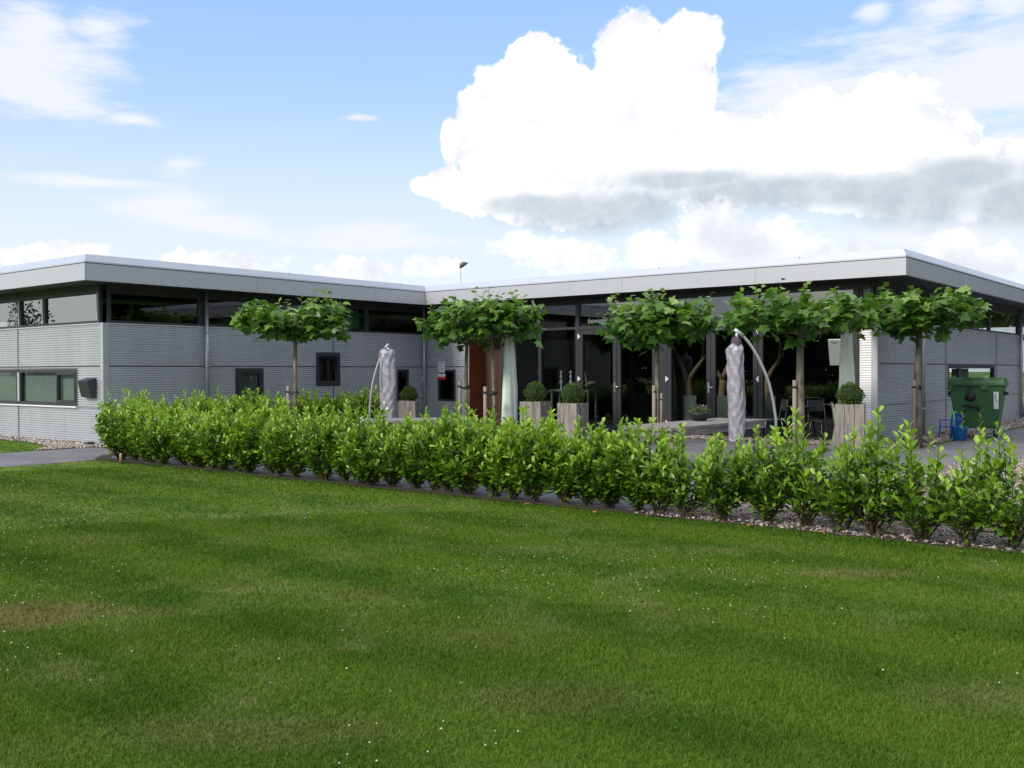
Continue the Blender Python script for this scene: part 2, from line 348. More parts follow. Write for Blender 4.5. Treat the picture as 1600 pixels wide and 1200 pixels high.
def copy_tree(o, parent=None):
    c = o.copy(); col.objects.link(c); c.parent = parent
    for ch in list(o.children): copy_tree(ch, c)
    return c
def sheet(name, pts, z, m, kind='structure'):
    mb = MB(); mb.add([(x, y, z) for x, y in pts], [tuple(range(len(pts)))]); o = mb.build(name, m); o['kind'] = kind; return o
def inpoly(x, y, poly):
    r = np.zeros(len(x), bool); n = len(poly)
    for i in range(n):
        x1, y1 = poly[i]; x2, y2 = poly[(i + 1) % n]
        c = ((y1 > y) != (y2 > y)); xi = (x2 - x1) * (y - y1) / ((y2 - y1) if y2 != y1 else 1e-9) + x1
        r ^= c & (x < xi)
    return r

# ------------------------------------------------------------------ building
A, B = 9.122, 12.048            # inner corner at (0, A), outer right corner at (B, A)
ZC, ZS, ZM, ZT = 2.393, 3.17, 3.484, 3.65
OV = .783
bld = thing('office_building', (0, 0, 0), 'low grey L-shaped building with corrugated metal walls and flat overhanging roof', 'building')
LX, RY = -16., 34.              # how far the two wings run out of the picture
def corr(mb, axis, c, s0, s1, z0, z1, sgn, mi=0, pitch=.0485, dep=.020):
    """horizontally ribbed sheet in the plane axis=c, from s0 to s1; ribs locked to z"""
    prof = []
    k = math.floor(z0 / pitch)
    zz = k * pitch
    while zz < z1 + pitch:
        for q, d in ((0, 0), (.22, 0), (.52, 1), (.80, 1)):
            z = zz + q * pitch
            if z0 < z < z1: prof.append((z, d * dep))
        zz += pitch
    def dd(z):
        q = (z / pitch) % 1
        return dep * (0 if q < .22 else (q - .22) / .30 if q < .52 else 1 if q < .80 else (1 - q) / .20)
    prof = [(z0, dd(z0))] + prof + [(z1, dd(z1))]
    vs = []; fs = []
    for z, d in prof:
        for s in (s0, s1):
            vs.append((c + sgn * d, s, z) if axis == 'x' else (s, c + sgn * d, z))
    for i in range(len(prof) - 1): fs.append((2 * i, 2 * i + 1, 2 * i + 3, 2 * i + 2))
    mb.add(vs, fs, mi)
def corr_wall(name, axis, c, s0, s1, sgn, holes, m, seams_v=(), seams_h=(.795, 1.58), z0=0.02, z1=ZC):
    mb = MB(); zs = sorted({z0, z1} | {h[2] for h in holes} | {h[3] for h in holes}); ss = sorted({s0, s1} | {h[0] for h in holes} | {h[1] for h in holes})
    ss = [s for s in ss if s0 <= s <= s1]; zs = [z for z in zs if z0 <= z <= z1]
    for i in range(len(ss) - 1):
        j = 0
        while j < len(zs) - 1:
            ms, mz = (ss[i] + ss[i + 1]) / 2, (zs[j] + zs[j + 1]) / 2
            if any(h[0] < ms < h[1] and h[2] < mz < h[3] for h in holes): j += 1; continue
            corr(mb, axis, c, ss[i], ss[i + 1], zs[j], zs[j + 1], sgn); j += 1
    def strip(a0, a1, b0, b1):
        for mc in (mb,):
            if any(h[0] < (a0 + a1) / 2 < h[1] and h[2] < (b0 + b1) / 2 < h[3] for h in holes): return
            lo, hi = sorted((c + sgn * .002, c + sgn * .0215))
            if axis == 'x': mc.box(lo, hi, a0, a1, b0, b1, 1)
            else: mc.box(a0, a1, lo, hi, b0, b1, 1)
    for s in seams_v:
        for j in range(len(zs) - 1): strip(s - .008, s + .008, zs[j] + .001, zs[j + 1] - .001)
    for z in seams_h:
        for i in range(len(ss) - 1): strip(ss[i] + .01, ss[i + 1] - .01, z - .006, z + .006)
    # cap flashing
    lo, hi = sorted((c - sgn * .06, c + sgn * .03))
    if z1 >= ZC:
        if axis == 'x': mb.box(lo, hi, s0, s1, ZC + .001, ZC + .024, 2)
        else: mb.box(s0, s1, lo, hi, ZC + .001, ZC + .024, 2)
    # inner skin so that light cannot come through
    lo, hi = sorted((c - sgn * .10, c - sgn * .005))
    for i in range(len(ss) - 1):
        for j in range(len(zs) - 1):
            ms, mz = (ss[i] + ss[i + 1]) / 2, (zs[j] + zs[j + 1]) / 2
            if any(h[0] < ms < h[1] and h[2] < mz < h[3] for h in holes): continue
            if axis == 'x': mb.box(lo, hi, ss[i], ss[i + 1], zs[j], zs[j + 1], 3)
            else: mb.box(ss[i], ss[i + 1], lo, hi, zs[j], zs[j + 1], 3)
    return mb.build(name, [m, seamm, ptrim, anth], bld)
# openings: (s0, s1, z0, z1)
wA = [(3.071, 3.83, .62, 1.511), (5.362, 6.122, 1.087, 1.895), (8.06, 8.504, .66, 1.496)]
wL = [(-5.9, -.995, .745, 1.508)]
wR = [(13.968, 18.41, .80, 1.545), (21.42, 22.9, .05, 2.385)]
corr_wall('wall', 'y', 0, LX, -.115, -1, wL, silver, (-3.578, -7.2, -10.8), (.72, 1.56))
corr_wall('wall', 'x', 0, .115, A, 1, wA, silver, (2.34, 5.9), (.72, 1.56))
wb = [(.50, 1.13, .651, 1.476)]
corr_wall('wall', 'y', A, .06, 1.594, -1, wb, silver, (), (1.56,))
corr_wall('wall', 'y', A, 11.715, B - .10, -1, [], sunlitclad, (), ())
corr_wall('wall', 'x', B, A + .115, RY, 1, wR, silver, (11.8, 13.813, 18.6), (.75, 1.56))
# corner trims
mb = MB(); mb.box(-.115, .016, -.016, .115, .0, ZC + .026); mb.build('corner_trim', trimm, bld, bevel=.004)
mb = MB(); mb.box(B - .10, B + .016, A - .016, A + .115, .0, ZC + .026); mb.build('corner_trim', ptrim, bld, bevel=.004)

def frame_member(mb, axis, c, sgn, s0, s1, z0, z1, d0=-.05, d1=.02, mi=0):
    lo, hi = sorted((c + sgn * d0, c + sgn * d1))
    if axis == 'x': mb.box(lo, hi, s0, s1, z0, z1, mi)
    else: mb.box(s0, s1, lo, hi, z0, z1, mi)
def window(axis, c, sgn, s0, s1, z0, z1, muls=(), fw=.07, gl=glass, blinds=None, name='window', sash=(), bot=None):
    mb = MB(); b = bot or fw
    frame_member(mb, axis, c, sgn, s0, s1, z0, z0 + b); frame_member(mb, axis, c, sgn, s0, s1, z1 - fw, z1)
    frame_member(mb, axis, c, sgn, s0, s0 + fw, z0 + b, z1 - fw); frame_member(mb, axis, c, sgn, s1 - fw, s1, z0 + b, z1 - fw)
    for m0, m1 in muls: frame_member(mb, axis, c, sgn, m0, m1, z0 + b, z1 - fw)
    for a0, a1 in sash:
        frame_member(mb, axis, c, sgn, a0, a1, z0 + b, z0 + b + .05, d1=.03); frame_member(mb, axis, c, sgn, a0, a1, z1 - fw - .05, z1 - fw, d1=.03)
        frame_member(mb, axis, c, sgn, a0, a0 + .05, z0 + b + .05, z1 - fw - .05, d1=.03); frame_member(mb, axis, c, sgn, a1 - .05, a1, z0 + b + .05, z1 - fw - .05, d1=.03)
    fr = mb.build(name, anth, bld)
    g = MB(); p = c - sgn * .02
    vs = [(p, s0, z0), (p, s1, z0), (p, s1, z1), (p, s0, z1)] if axis == 'x' else [(s0, p, z0), (s1, p, z0), (s1, p, z1), (s0, p, z1)]
    g.add(vs, [(0, 1, 2, 3)]); g.build('pane', gl, fr)
    if blinds:
        for (a0, a1, y0, y1) in blinds:
            bl = MB(); q0, q1 = sorted((c - sgn * .09, c - sgn * .084))
            if axis == 'x': bl.box(q0, q1, a0, a1, y0, y1)
            else: bl.box(a0, a1, q0, q1, y0, y1)
            bl.build('roller_blind', blind, fr)
    return fr
# left wing, near face (y = 0): ribbon window with blinds, white sill, clerestory
fr = window('y', 0, -1, -5.9, -.995, .745, 1.508, ((-3.66, -3.46),), sash=((-1.85, -1.07),), blinds=[(-5.85, -1.05, .78, 1.47)])
mb = MB(); mb.box(-3.57, -3.50, -.035, -.021, .816, 1.437); mb.build('mullion_strip', ptrim, fr)
mb = MB(); mb.box(-5.9, -.99, -.055, .0, .716, .744); mb.build('sill', white, fr)
mb = MB(); mb.add([(-2.06, .055, .83), (-1.88, .055, .83), (-1.87, .055, 1.06)], [(0, 1, 2)]); mb.build('tied_curtain', mat('turquoise_cloth', (.12, .50, .58), .8, var=.4, vscale=30), fr)
fr = window('y', 0, -1, LX, -.10, ZC + .024, 3.06, ((-2.46, -2.33), (-3.57, -3.43), (-7.2, -7.05), (-10.8, -10.7)), fw=.06, gl=glassc, name='clerestory_window', bot=.05)
for a in (-2.435, -3.51, -.20):
    mb = MB(); mb.box(a, a + .036, -.034, -.021, 2.47, 3.0); mb.build('frame_strip', trimm, fr)
# left wing, courtyard face (x = 0)
for (a0, a1, z0, z1) in wA[:1]: window('x', 0, 1, a0, a1, z0, z1, fw=.10, blinds=[(a0 + .05, a1 - .05, z0, z1)])
a0, a1, z0, z1 = wA[1]; fr = window('x', 0, 1, a0, a1, z0, z1, fw=.085)
mb = MB(); q = Matrix.Translation((.0, 0, z0 + .085)) @ Matrix.Rotation(R(-4), 4, 'Y')
for (s0, s1, t0, t1) in ((a0 + .09, a1 - .09, 0, .045), (a0 + .09, a1 - .09, .59, .635), (a0 + .09, a0 + .135, .045, .59), (a1 - .135, a1 - .09, .045, .59)):
    mb.box(-.035, .0, s0, s1, t0, t1, 0, q)
mb.build('tilted_sash', anth, fr)
mb = MB(); mb.box(-.30, -.28, a0 + .2, a0 + .45, z0, z1); mb.build('curtain', mat('grey_curtain', (.06, .06, .06), .9), fr)
mb = MB(); mb.box(-.24, -.22, a1 - .2, a1 - .15, z0, z1 - .15); mb.build('curtain', mat('pale_curtain', (.25, .25, .24), .9), fr)
a0, a1, z0, z1 = wA[2]; window('x', 0, 1, a0, a1, z0, z1, fw=.07)
fr = window('x', 0, 1, .10, A, ZC + .024, 3.06, ((2.15, 2.34), (4.55, 4.65), (6.95, 7.07)), fw=.06, name='clerestory_window', bot=.05)
mb = MB(); mb.box(-.06, -.05, 4.9, 6.8, 2.50, 2.98); mb.build('panel', mat('green_panel', (.04, .22, .03), .6), fr)
# courtyard facade (y = A)
a0, a1, z0, z1 = wb[0]; window('y', A, -1, a0, a1, z0, z1, fw=.05)
window('y', A, -1, .05, 2.70, ZC + .024, 3.06, ((1.55, 1.65),), fw=.06, name='clerestory_window')
mb = MB(); mb.box(1.594, 1.61, A, A + .60, .0, ZC); mb.build('wood_reveal', wood_o, bld)
mb = MB(); mb.box(1.61, 2.70, A + .58, A + .60, .0, ZC)
for k in range(7): mb.box(1.61 + k * .155, 1.615 + k * .155, A + .575, A + .579, .02, ZC - .02, 1)
mb.build('wood_door', [wood_d, dark], bld)
mb = MB(); mb.box(1.594, 2.70, A + .002, A + .6, ZC, ZC + .02); mb.build('porch_soffit', soff, bld)
mb = MB()  # the glazed curtain wall
Y = A
def F(x0, x1, z0, z1, d=0.0): mb.box(x0, x1, Y - .045 - d, Y + .05, z0, z1)
ZG = 3.06
for x0, x1 in ((2.70, 2.80), (4.99, 5.09), (7.20, 7.46), (9.62, 9.72), (11.60, 11.712)): F(x0, x1, .0, ZG)
F(2.80, 4.99, 0, .08); F(9.72, 11.60, 0, .08)
F(3.88, 3.97, .08, 2.40); F(2.80, 4.99, 2.42, 2.48)
F(9.72, 11.60, 2.42, 2.50); F(5.09, 7.20, 2.40, 2.49); F(7.46, 9.62, 2.40, 2.49)
F(2.80, 4.99, ZG - .05, ZG); F(5.09, 7.20, ZG - .05, ZG); F(7.46, 9.62, ZG - .05, ZG); F(9.72, 11.60, ZG - .05, ZG)
curt = mb.build('glazed_front', anth, bld)
g = MB()
for x0, x1 in ((2.8, 4.99), (9.72, 11.6)): g.add([(x0, Y, .08), (x1, Y, .08), (x1, Y, 2.45), (x0, Y, 2.45)], [(0, 1, 2, 3)], 0); g.add([(x0, Y, 2.451), (x1, Y, 2.451), (x1, Y, ZG - .05), (x0, Y, ZG - .05)], [(0, 1, 2, 3)], 1)
for x0, x1 in ((5.09, 7.2), (7.46, 9.62)): g.add([(x0, Y, 2.49), (x1, Y, 2.49), (x1, Y, ZG - .05), (x0, Y, ZG - .05)], [(0, 1, 2, 3)], 1)
g.build('pane', [glass, glassu], curt)
for (x0, x1, hx, side) in ((5.10, 6.145, 6.10, 1), (6.155, 7.19, 0, 0), (7.47, 8.535, 8.49, 1), (8.545, 9.61, 0, 0)):
    mb = MB(); f = .10
    mb.box(x0, x1, Y - .055, Y + .03, .02, .16); mb.box(x0, x1, Y - .055, Y + .03, 2.29, 2.39)
    mb.box(x0, x0 + f, Y - .055, Y + .03, .16, 2.29); mb.box(x1 - f, x1, Y - .055, Y + .03, .16, 2.29)
    d = mb.build('glass_door', anth, bld)
    g = MB(); g.add([(x0 + f, Y - .01, .16), (x1 - f, Y - .01, .16), (x1 - f, Y - .01, 2.29), (x0 + f, Y - .01, 2.29)], [(0, 1, 2, 3)]); g.build('pane', glass, d)
    if side:
        h = MB(); h.box(hx - .018, hx + .018, Y - .067, Y - .056, .95, 1.17); h.tube([(hx, Y - .06, 1.07), (hx, Y - .11, 1.07), (hx + .14, Y - .11, 1.07)], .011, 8); h.build('door_handle', steel, d)
    hxs = x0 - .02 if side else x1 + .02
    for z in (.28, 1.25, 2.25):
        h = MB(); h.box(hxs - .012, hxs + .012, Y - .075, Y - .056, z - .06, z + .06); h.box(hxs - .035 if not side else hxs, hxs + (.06 if side else 0), Y - .08, Y - .0555, z - .025, z + .025); h.build('hinge', white, d)
# upper header and clerestory of the right side
mb = MB(); mb.box(.06, B - .1, A - .04, A + .06, ZG + .001, ZS + .02); mb.box(-.10, .03, .10, A - .05, 3.061, ZS + .02); mb.box(LX, -.1, -.03, .06, 3.061, ZS + .02)
mb.box(B - .09, B + .03, A - .035, RY, 3.061, ZS + .02); mb.build('header_beam', soff, bld)
window('y', A, -1, 11.715, B - .06, ZC + .024, 3.06, (), fw=.05, name='clerestory_window')
window('x', B, 1, A + .02, RY, ZC + .024, 3.06, ((11.7, 11.9), (14.6, 14.75), (17.8, 17.95), (21.15, 21.4)), fw=.06, name='clerestory_window', bot=.05)
fr = window('x', B, 1, 13.968, 18.41, .80, 1.545, ((14.9, 15.1),), fw=.08)
mb = MB(); mb.box(B - .2, B - .19, 15.1, 16.6, .9, 1.46); mb.build('blind', blind, fr)
fr = window('x', B, 1, 21.42, 22.9, .05, 2.385, (), fw=.09, name='side_door')
mb = MB(); mb.tube([(B + .02, 21.55, 1.06), (B + .08, 21.55, 1.06), (B + .08, 21.67, 1.06)], .012, 6); mb.build('door_handle', steel, fr)
# roof: soffit, fascia, sloped flashing, flat top
def ring(o, z): return [(-OVX(o), -o, z)]
e = OV
def roof_loop(o, z):   # outline of the L shaped roof edge pushed out by o
    return [(LX, -o, z), (o, -o, z), (o, A - o, z), (B + o, A - o, z), (B + o, RY, z), (LX, RY, z)]
mb = MB()
def band(mb, l0, l1, n=4, mi=0):
    for i in range(n):
        mb.add([l0[i], l0[i + 1], l1[i + 1], l1[i]], [(0, 1, 2, 3)], mi)
mb.add(roof_loop(e - .002, ZS), [(5, 4, 3, 2, 1, 0)]); mb.add(roof_loop(e - .08, ZT - .03), [(0, 1, 2, 3, 4, 5)], 1)
roof = mb.build('roof', [soff, mat('roof_membrane', (.08, .08, .085), .8)], bld)
mb = MB(); band(mb, roof_loop(e, ZS - .012), roof_loop(e, ZM - .012)); band(mb, roof_loop(e - .06, ZS - .012), roof_loop(e, ZS - .012))
band(mb, roof_loop(e - .01, ZM - .014), roof_loop(e - .01, ZM + .006), mi=1)
# panel joints
jt = [('y', -e, -3.5), ('y', -e, -7.5), ('x', e, 3.1), ('x', e, 6.6), ('y', A - e, 5.4 + 1.35), ('y', A - e, 10.2 - 6.6), ('y', A - e, 9.9), ('x', B + e, 11.9), ('x', B + e, 15.4), ('x', B + e, 19)]
for ax, c0, s in jt:
    if ax == 'y': mb.box(s - .002, s + .002, c0 - .0015, c0 + .01, ZS - .008, ZM - .016, 1)
    else: mb.box(c0 - .01, c0 + .0015, s - .002, s + .002, ZS - .008, ZM - .016, 1)
mb.build('fascia', [fasc, seamm], roof)
mb = MB(); band(mb, roof_loop(e + .004, ZM + .002), roof_loop(e + .004, ZM + .03)); band(mb, roof_loop(e + .004, ZM + .03), roof_loop(e - .07, ZT)); band(mb, roof_loop(e - .07, ZT), roof_loop(e - .32, ZT - .01))
for ax, c0, s in jt:
    s += .9
    for (o0, z0), (o1, z1) in (((e + .0065, ZM + .004), (e - .067, ZT + .003)),):
        k = 0.006
        if ax == 'y': 
            s0 = (c0 + e); mb.add([(s - k, s0 - o0, z0), (s + k, s0 - o0, z0), (s + k, s0 - o1, z1), (s - k, s0 - o1, z1)], [(0, 1, 2, 3)], 1)
        else:
            s0 = (c0 - e); mb.add([(s0 + o0, s - k, z0), (s0 + o0, s + k, z0), (s0 + o1, s + k, z1), (s0 + o1, s - k, z1)], [(0, 1, 2, 3)], 1)
mb.build('edge_flashing', [flash, seamm], roof)
# downpipes
def pipe(x, y, z1=ZS):
    mb = MB(); mb.tube([(x, y, .05), (x, y, z1)], .042, 12)
    for z in (.6, 1.55, 2.30): mb.lathe([(.048, -.02), (.05, 0), (.048, .02)], (x, y, z), 12)
    mb.build('downpipe', zinc, bld)
pipe(.085, 2.30); pipe(.10, A - .12); pipe(B + .085, 11.80); pipe(B + .085, 21.25)
# interior: floor, back walls, so that one looks into dark rooms
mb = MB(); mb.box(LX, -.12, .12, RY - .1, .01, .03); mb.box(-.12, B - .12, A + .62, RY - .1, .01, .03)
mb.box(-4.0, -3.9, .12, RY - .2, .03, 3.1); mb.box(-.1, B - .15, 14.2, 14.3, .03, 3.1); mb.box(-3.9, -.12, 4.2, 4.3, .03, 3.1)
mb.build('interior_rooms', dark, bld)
# lettering on the glass
def text(body, loc, size, m, parent, rot=(R(90), 0, 0), ext=.001, shear=0.0, name='lettering'):
    cu = bpy.data.curves.new(name, 'FONT'); cu.body = body; cu.size = size; cu.extrude = ext; cu.align_x = 'CENTER'; cu.shear = shear
    o = bpy.data.objects.new(name, cu); col.objects.link(o); o.location = loc; o.rotation_euler = rot
    dg = bpy.context.evaluated_depsgraph_get(); me = bpy.data.meshes.new_from_object(o.evaluated_get(dg)); me.materials.clear(); me.materials.append(m)
    bpy.data.objects.remove(o); q = bpy.data.objects.new(name, me); col.objects.link(q); q.location = loc; q.rotation_euler = rot; q.parent = parent; return q
letter = mat('frosted_lettering', (.42, .47, .44), .6)
letterd = mat('dim_lettering', (.24, .26, .24), .6)
text('Luisteren', (5.62, Y - .012, 2.885), .15, letterd, curt, shear=.25)
text('en', (5.62, Y - .012, 2.735), .13, letter, curt, shear=.25)
text('bewegen', (5.62, Y - .012, 2.56), .17, letter, curt, shear=.25)

# notices on the corner wall
t = thing('paper_notice', (.648, A - .03, 1.41), 'white paper notice on the dark wall above the red and white sign', 'notice')
mb = MB(); mb.box(-.115, .115, -.006, .006, 0, .29, 0); mb.build('sheet', white, t)
mb = MB()
for k in range(9): mb.box(-.085, .085 - .03 * (k % 3), -.0095, -.0075, .255 - k * .027, .263 - k * .027)
mb.build('print', mat('grey_print', (.2, .2, .2), .7), t)
t = thing('red_white_sign', (.647, A - .03, 1.22), 'small sign, white above and red below, under the paper notice', 'sign')
mb = MB(); mb.box(-.138, .138, -.006, .006, .075, .155, 0); mb.box(-.138, .138, -.008, .008, 0, .072, 1); mb.build('plate', [white, red], t)
# letterbox on left corner
t = thing('letterbox', (-.44, -.05, .92), 'dark grey wall letterbox beside the ribbon window at the left corner', 'letterbox')
mb = MB(); mb.add([(-.2, .03, 0), (.2, .03, -.0), (.2, .03, .37), (-.2, .03, .37), (-.2, -.08, .03), (.2, -.08, .03), (.2, -.15, .33), (-.2, -.15, .33)],
                  [(0, 4, 5, 1), (1, 5, 6, 2), (2, 6, 7, 3), (3, 7, 4, 0), (4, 7, 6, 5), (0, 1, 2, 3)]); mb.build('box', darkbox, t, bevel=.01)
mb = MB(); mb.add([(-.21, .03, .385), (.21, .03, .385), (.21, -.165, .335), (-.21, -.165, .335), (-.21, .03, .40), (.21, .03, .40), (.21, -.165, .35), (-.21, -.165, .35)],
                  [(0, 3, 2, 1), (4, 5, 6, 7), (0, 1, 5, 4), (1, 2, 6, 5), (2, 3, 7, 6), (3, 0, 4, 7)]); mb.build('lid', darkbox, t)
# wall box near right
t = thing('wall_box', (11.30, A - .14, 1.52), 'grey steel box hung on the glass front beside the right green parasol', 'box')
mb = MB(); mb.taper(0, 0, 0, .52, .10, .07, .135, .09); mb.build('case', boxgrey, t, bevel=.012)
mb = MB(); mb.tube([(-.06, -.09, .46), (0, -.10, .44), (.06, -.09, .46)], .006, 6); mb.build('handle', blackp, t)
# little bracket on the corner pipe
t = thing('wall_bracket', (.12, A - .22, 1.23), 'small white bracket fixed at the downpipe in the inner corner', 'bracket')
mb = MB(); mb.box(-.01, .01, -.01, .01, -.07, .07); mb.tube([(0, 0, .05), (.05, -.02, 0), (0, 0, -.05)], .012, 6); mb.build('bracket_arm', white, t)

# ------------------------------------------------------------------ ground
HY = -1.45      # the hedge row
G0 = [(-900, -900), (900, -900), (900, 900), (-900, 900)]
o = sheet('lawn', G0, 0, lawn_g)
PATH = [(.40, -60), (3.0, -60), (3.12, -2.2), (3.0, -1.62), (13.2, -1.62), (13.5, -.8), (13.35, 3.0), (15.0, 7.4), (40, 22), (40, 60), (13.1, 60), (13.1, 12.4), (13.0, 8.2), (2.2, 8.3), (.9, 7.6), (.9, -.2), (.42, -.5)]
sheet('paving', PATH, .004, asph)
GRAV1 = [(13.3, -1.75), (26, -1.75), (26, 12.5), (15.0, 7.4), (13.5, 3.0), (13.35, 0)]
sheet('gravel_bed', GRAV1, .006, gravbed)
GRAV2 = [(LX, -.62), (-2.0, -.55), (-.2, -.95), (.41, -1.55), (.42, -.5), (.75, -.25), (.75, 7.6), (2.2, 8.4), (12.9, 8.3), (13.0, 12.6), (12.95, 40), (B, 40), (B, A), (0, A), (0, 0), (LX, 0)]
sheet('gravel_strip', GRAV2, .008, gravbed)
SOIL = [(2.9, -1.76), (3.3, -1.80), (40, -1.74), (40, -1.60), (13.2, -1.55), (3.0, -1.52), (2.6, -1.3), (1.9, 5.6), (1.5, 5.6), (2.3, -1.3)]
sheet('soil_strip', SOIL, .010, soil)

# grass blades: one object, denser near the viewer's side of the lawn
def scatter_sector(n, r0, r1, a0, a1):
    a = rng.uniform(a0, a1, n); r = np.sqrt(rng.uniform(r0 * r0, r1 * r1, n))
    hx, hy = fh.x, fh.y; x = CAM.x + r * (hx * np.cos(a) + hy * np.sin(a)); y = CAM.y + r * (hy * np.cos(a) - hx * np.sin(a)); return x, y, r
xs, ys, rs_ = [], [], []
for (n, r0, r1) in ((340000, 2.8, 6.), (330000, 6., 10.), (210000, 10., 16.), (60000, 16., 28.)):
    x, y, r = scatter_sector(n, r0, r1, -.66, .66); xs.append(x); ys.append(y); rs_.append(r)
x = np.concatenate(xs); y = np.concatenate(ys); r = np.concatenate(rs_)
edge = -1.75 + .05 * np.sin(x * 3.1) + .04 * np.sin(x * 7.7)
keep = (y < edge) & ((x > 3.1 + .04 * np.sin(y * 4)))
patch = (x < .40) & (y < -.75 - .9 * np.clip((x + 1.9) / 2.8, 0, 1)) & (y > -20)
keep |= patch
x, y, r = x[keep], y[keep], r[keep]; n = len(x)
clump = .5 + .5 * np.sin(x * 2.3 + 1.3 * np.sin(y * 3.7)) * np.sin(y * 2.9 + 1.7 * np.sin(x * 1.9))
hgt = rng.uniform(.007, .021, n) * (.8 + .35 * clump) * (1 + .035 * r); wd = .0010 + .00048 * r * rng.uniform(.7, 1.3, n)
th = rng.uniform(0, 2 * np.pi, n); lean = rng.uniform(.1, 1.0, n) * hgt; la = rng.uniform(0, 2 * np.pi, n)
V = np.zeros((n, 3, 3)); V[:, 0] = np.c_[x - wd * np.cos(th), y - wd * np.sin(th), np.full(n, .0)]
V[:, 1] = np.c_[x + wd * np.cos(th), y + wd * np.sin(th), np.full(n, .0)]; V[:, 2] = np.c_[x + lean * np.cos(la), y + lean * np.sin(la), hgt]
gr = np_mesh('grass', V.reshape(-1, 3), np.arange(3 * n).reshape(-1, 3), lawn_b, tone=rng.uniform(0, 1, n)); tag(gr, 'mown lawn grass with dry straw-coloured patches', 'grass', kind='stuff')
# daisies and clover heads
n = 4200; x, y, r = scatter_sector(n, 3, 15, -.6, .6)
cl = np.sin(x * 1.3 + 2 * np.sin(y * .9)) + np.sin(y * 1.7 + x * .6); keep = (y < -2.0) & (x > 3.3) & (cl + rng.normal(0, .6, n) > .75)
x, y, r = x[keep], y[keep], r[keep]; n = len(x)
ico = np.array([[1, 0, 0], [-1, 0, 0], [0, 1, 0], [0, -1, 0], [0, 0, .6], [0, 0, -.6]]); icf = np.array([[0, 2, 4], [2, 1, 4], [1, 3, 4], [3, 0, 4], [2, 0, 5], [1, 2, 5], [3, 1, 5], [0, 3, 5]])
s = rng.uniform(.0035, .0075, n)
V = ico[None] * s[:, None, None] + np.c_[x, y, rng.uniform(.016, .026, n)][:, None]; Fc = icf[None] + 6 * np.arange(n)[:, None, None]
dz = np_mesh('daisies', V.reshape(-1, 3), Fc.reshape(-1, 3), [mat('daisy_white', (.55, .56, .50), .7), mat('flower_yellow', (.7, .55, .05), .7)], mi=np.repeat((rng.random(n) < .12).astype(int), 8))
tag(dz, 'tiny white daisies and clover heads scattered over the lawn', 'daisies', kind='stuff')

# gravel stones
ph = (1 + 5 ** .5) / 2
IC = np.array([[-1, ph, 0], [1, ph, 0], [-1, -ph, 0], [1, -ph, 0], [0, -1, ph], [0, 1, ph], [0, -1, -ph], [0, 1, -ph], [ph, 0, -1], [ph, 0, 1], [-ph, 0, -1], [-ph, 0, 1]]); IC /= np.linalg.norm(IC[0])
IF = np.array([[0, 11, 5], [0, 5, 1], [0, 1, 7], [0, 7, 10], [0, 10, 11], [1, 5, 9], [5, 11, 4], [11, 10, 2], [10, 7, 6], [7, 1, 8], [3, 9, 4], [3, 4, 2], [3, 2, 6], [3, 6, 8], [3, 8, 9], [4, 9, 5], [2, 4, 11], [6, 2, 10], [8, 6, 7], [9, 8, 1]])
def stones(name, pts, size, label):
    n = len(pts); sc3 = size[:, None] * rng.uniform(.55, 1.3, (n, 3)) * np.array([1, 1, .6])
    base = IC[None] * (1 + rng.normal(0, .14, (n, 12, 1)))
    ang = rng.uniform(0, 2 * np.pi, n); ca, sa = np.cos(ang), np.sin(ang)
    v = base * sc3[:, None]; vx = v[..., 0] * ca[:, None] - v[..., 1] * sa[:, None]; vy = v[..., 0] * sa[:, None] + v[..., 1] * ca[:, None]
    V = np.stack([vx, vy, v[..., 2]], -1) + np.c_[pts, .008 + sc3[:, 2] * rng.uniform(.2, 1.2, n)][:, None]
    Fc = IF[None] + 12 * np.arange(n)[:, None, None]
    o = np_mesh(name, V.reshape(-1, 3), Fc.reshape(-1, 3), stone, tone=np.repeat(rng.uniform(0, 1, n), 20)); return tag(o, label, 'gravel', kind='stuff')
def poly_pts(poly, n, bounds):
    x = rng.uniform(bounds[0], bounds[1], n); y = rng.uniform(bounds[2], bounds[3], n); k = inpoly(x, y, poly); return np.c_[x[k], y[k]]
p = poly_pts(GRAV1, 26000, (13.2, 18.5, -1.75, 8.5)); p = p[(p[:, 0] < 17.9)]
stones('gravel', p, rng.uniform(.008, .021, len(p)), 'pale pinkish gravel bed behind the right part of the hedge')
p = np.r_[poly_pts(GRAV2, 9000, (-7, 1.0, -1.6, 0)), poly_pts(GRAV2, 3500, (.0, .8, 0, A)), poly_pts(GRAV2, 7000, (8, 13.0, 8.2, 9.1)), poly_pts(GRAV2, 9000, (B, 13.05, 9, 28))]
stones('gravel', p, rng.uniform(.016, .034, len(p)), 'pale gravel strip along the foot of the building walls')

# ------------------------------------------------------------------ foliage templates
def frames(d, up):
    d = d / np.linalg.norm(d, axis=1, keepdims=True); s = np.cross(up, d); ln = np.linalg.norm(s, axis=1, keepdims=True)
    bad = ln[:, 0] < 1e-3; s[bad] = [1, 0, 0]; ln[bad] = 1; s = s / ln; n = np.cross(d, s); return d, s, n
def place(tv, tf, pos, d, up, size):
    d, s, nn = frames(d, up)
    V = pos[:, None] + size[:, None, None] * (tv[None, :, 0:1] * d[:, None] + tv[None, :, 1:2] * s[:, None] + tv[None, :, 2:3] * nn[:, None])
    Fc = tf[None] + len(tv) * np.arange(len(pos))[:, None, None]; return V.reshape(-1, 3), Fc.reshape(-1, tf.shape[1])
LT = np.array([[0, 0, 0], [.38, 0, .0], [.76, 0, -.04], [1, 0, -.12], [.34, .165, .06], [.76, .195, .02], [.34, -.165, .06], [.76, -.195, .02]])
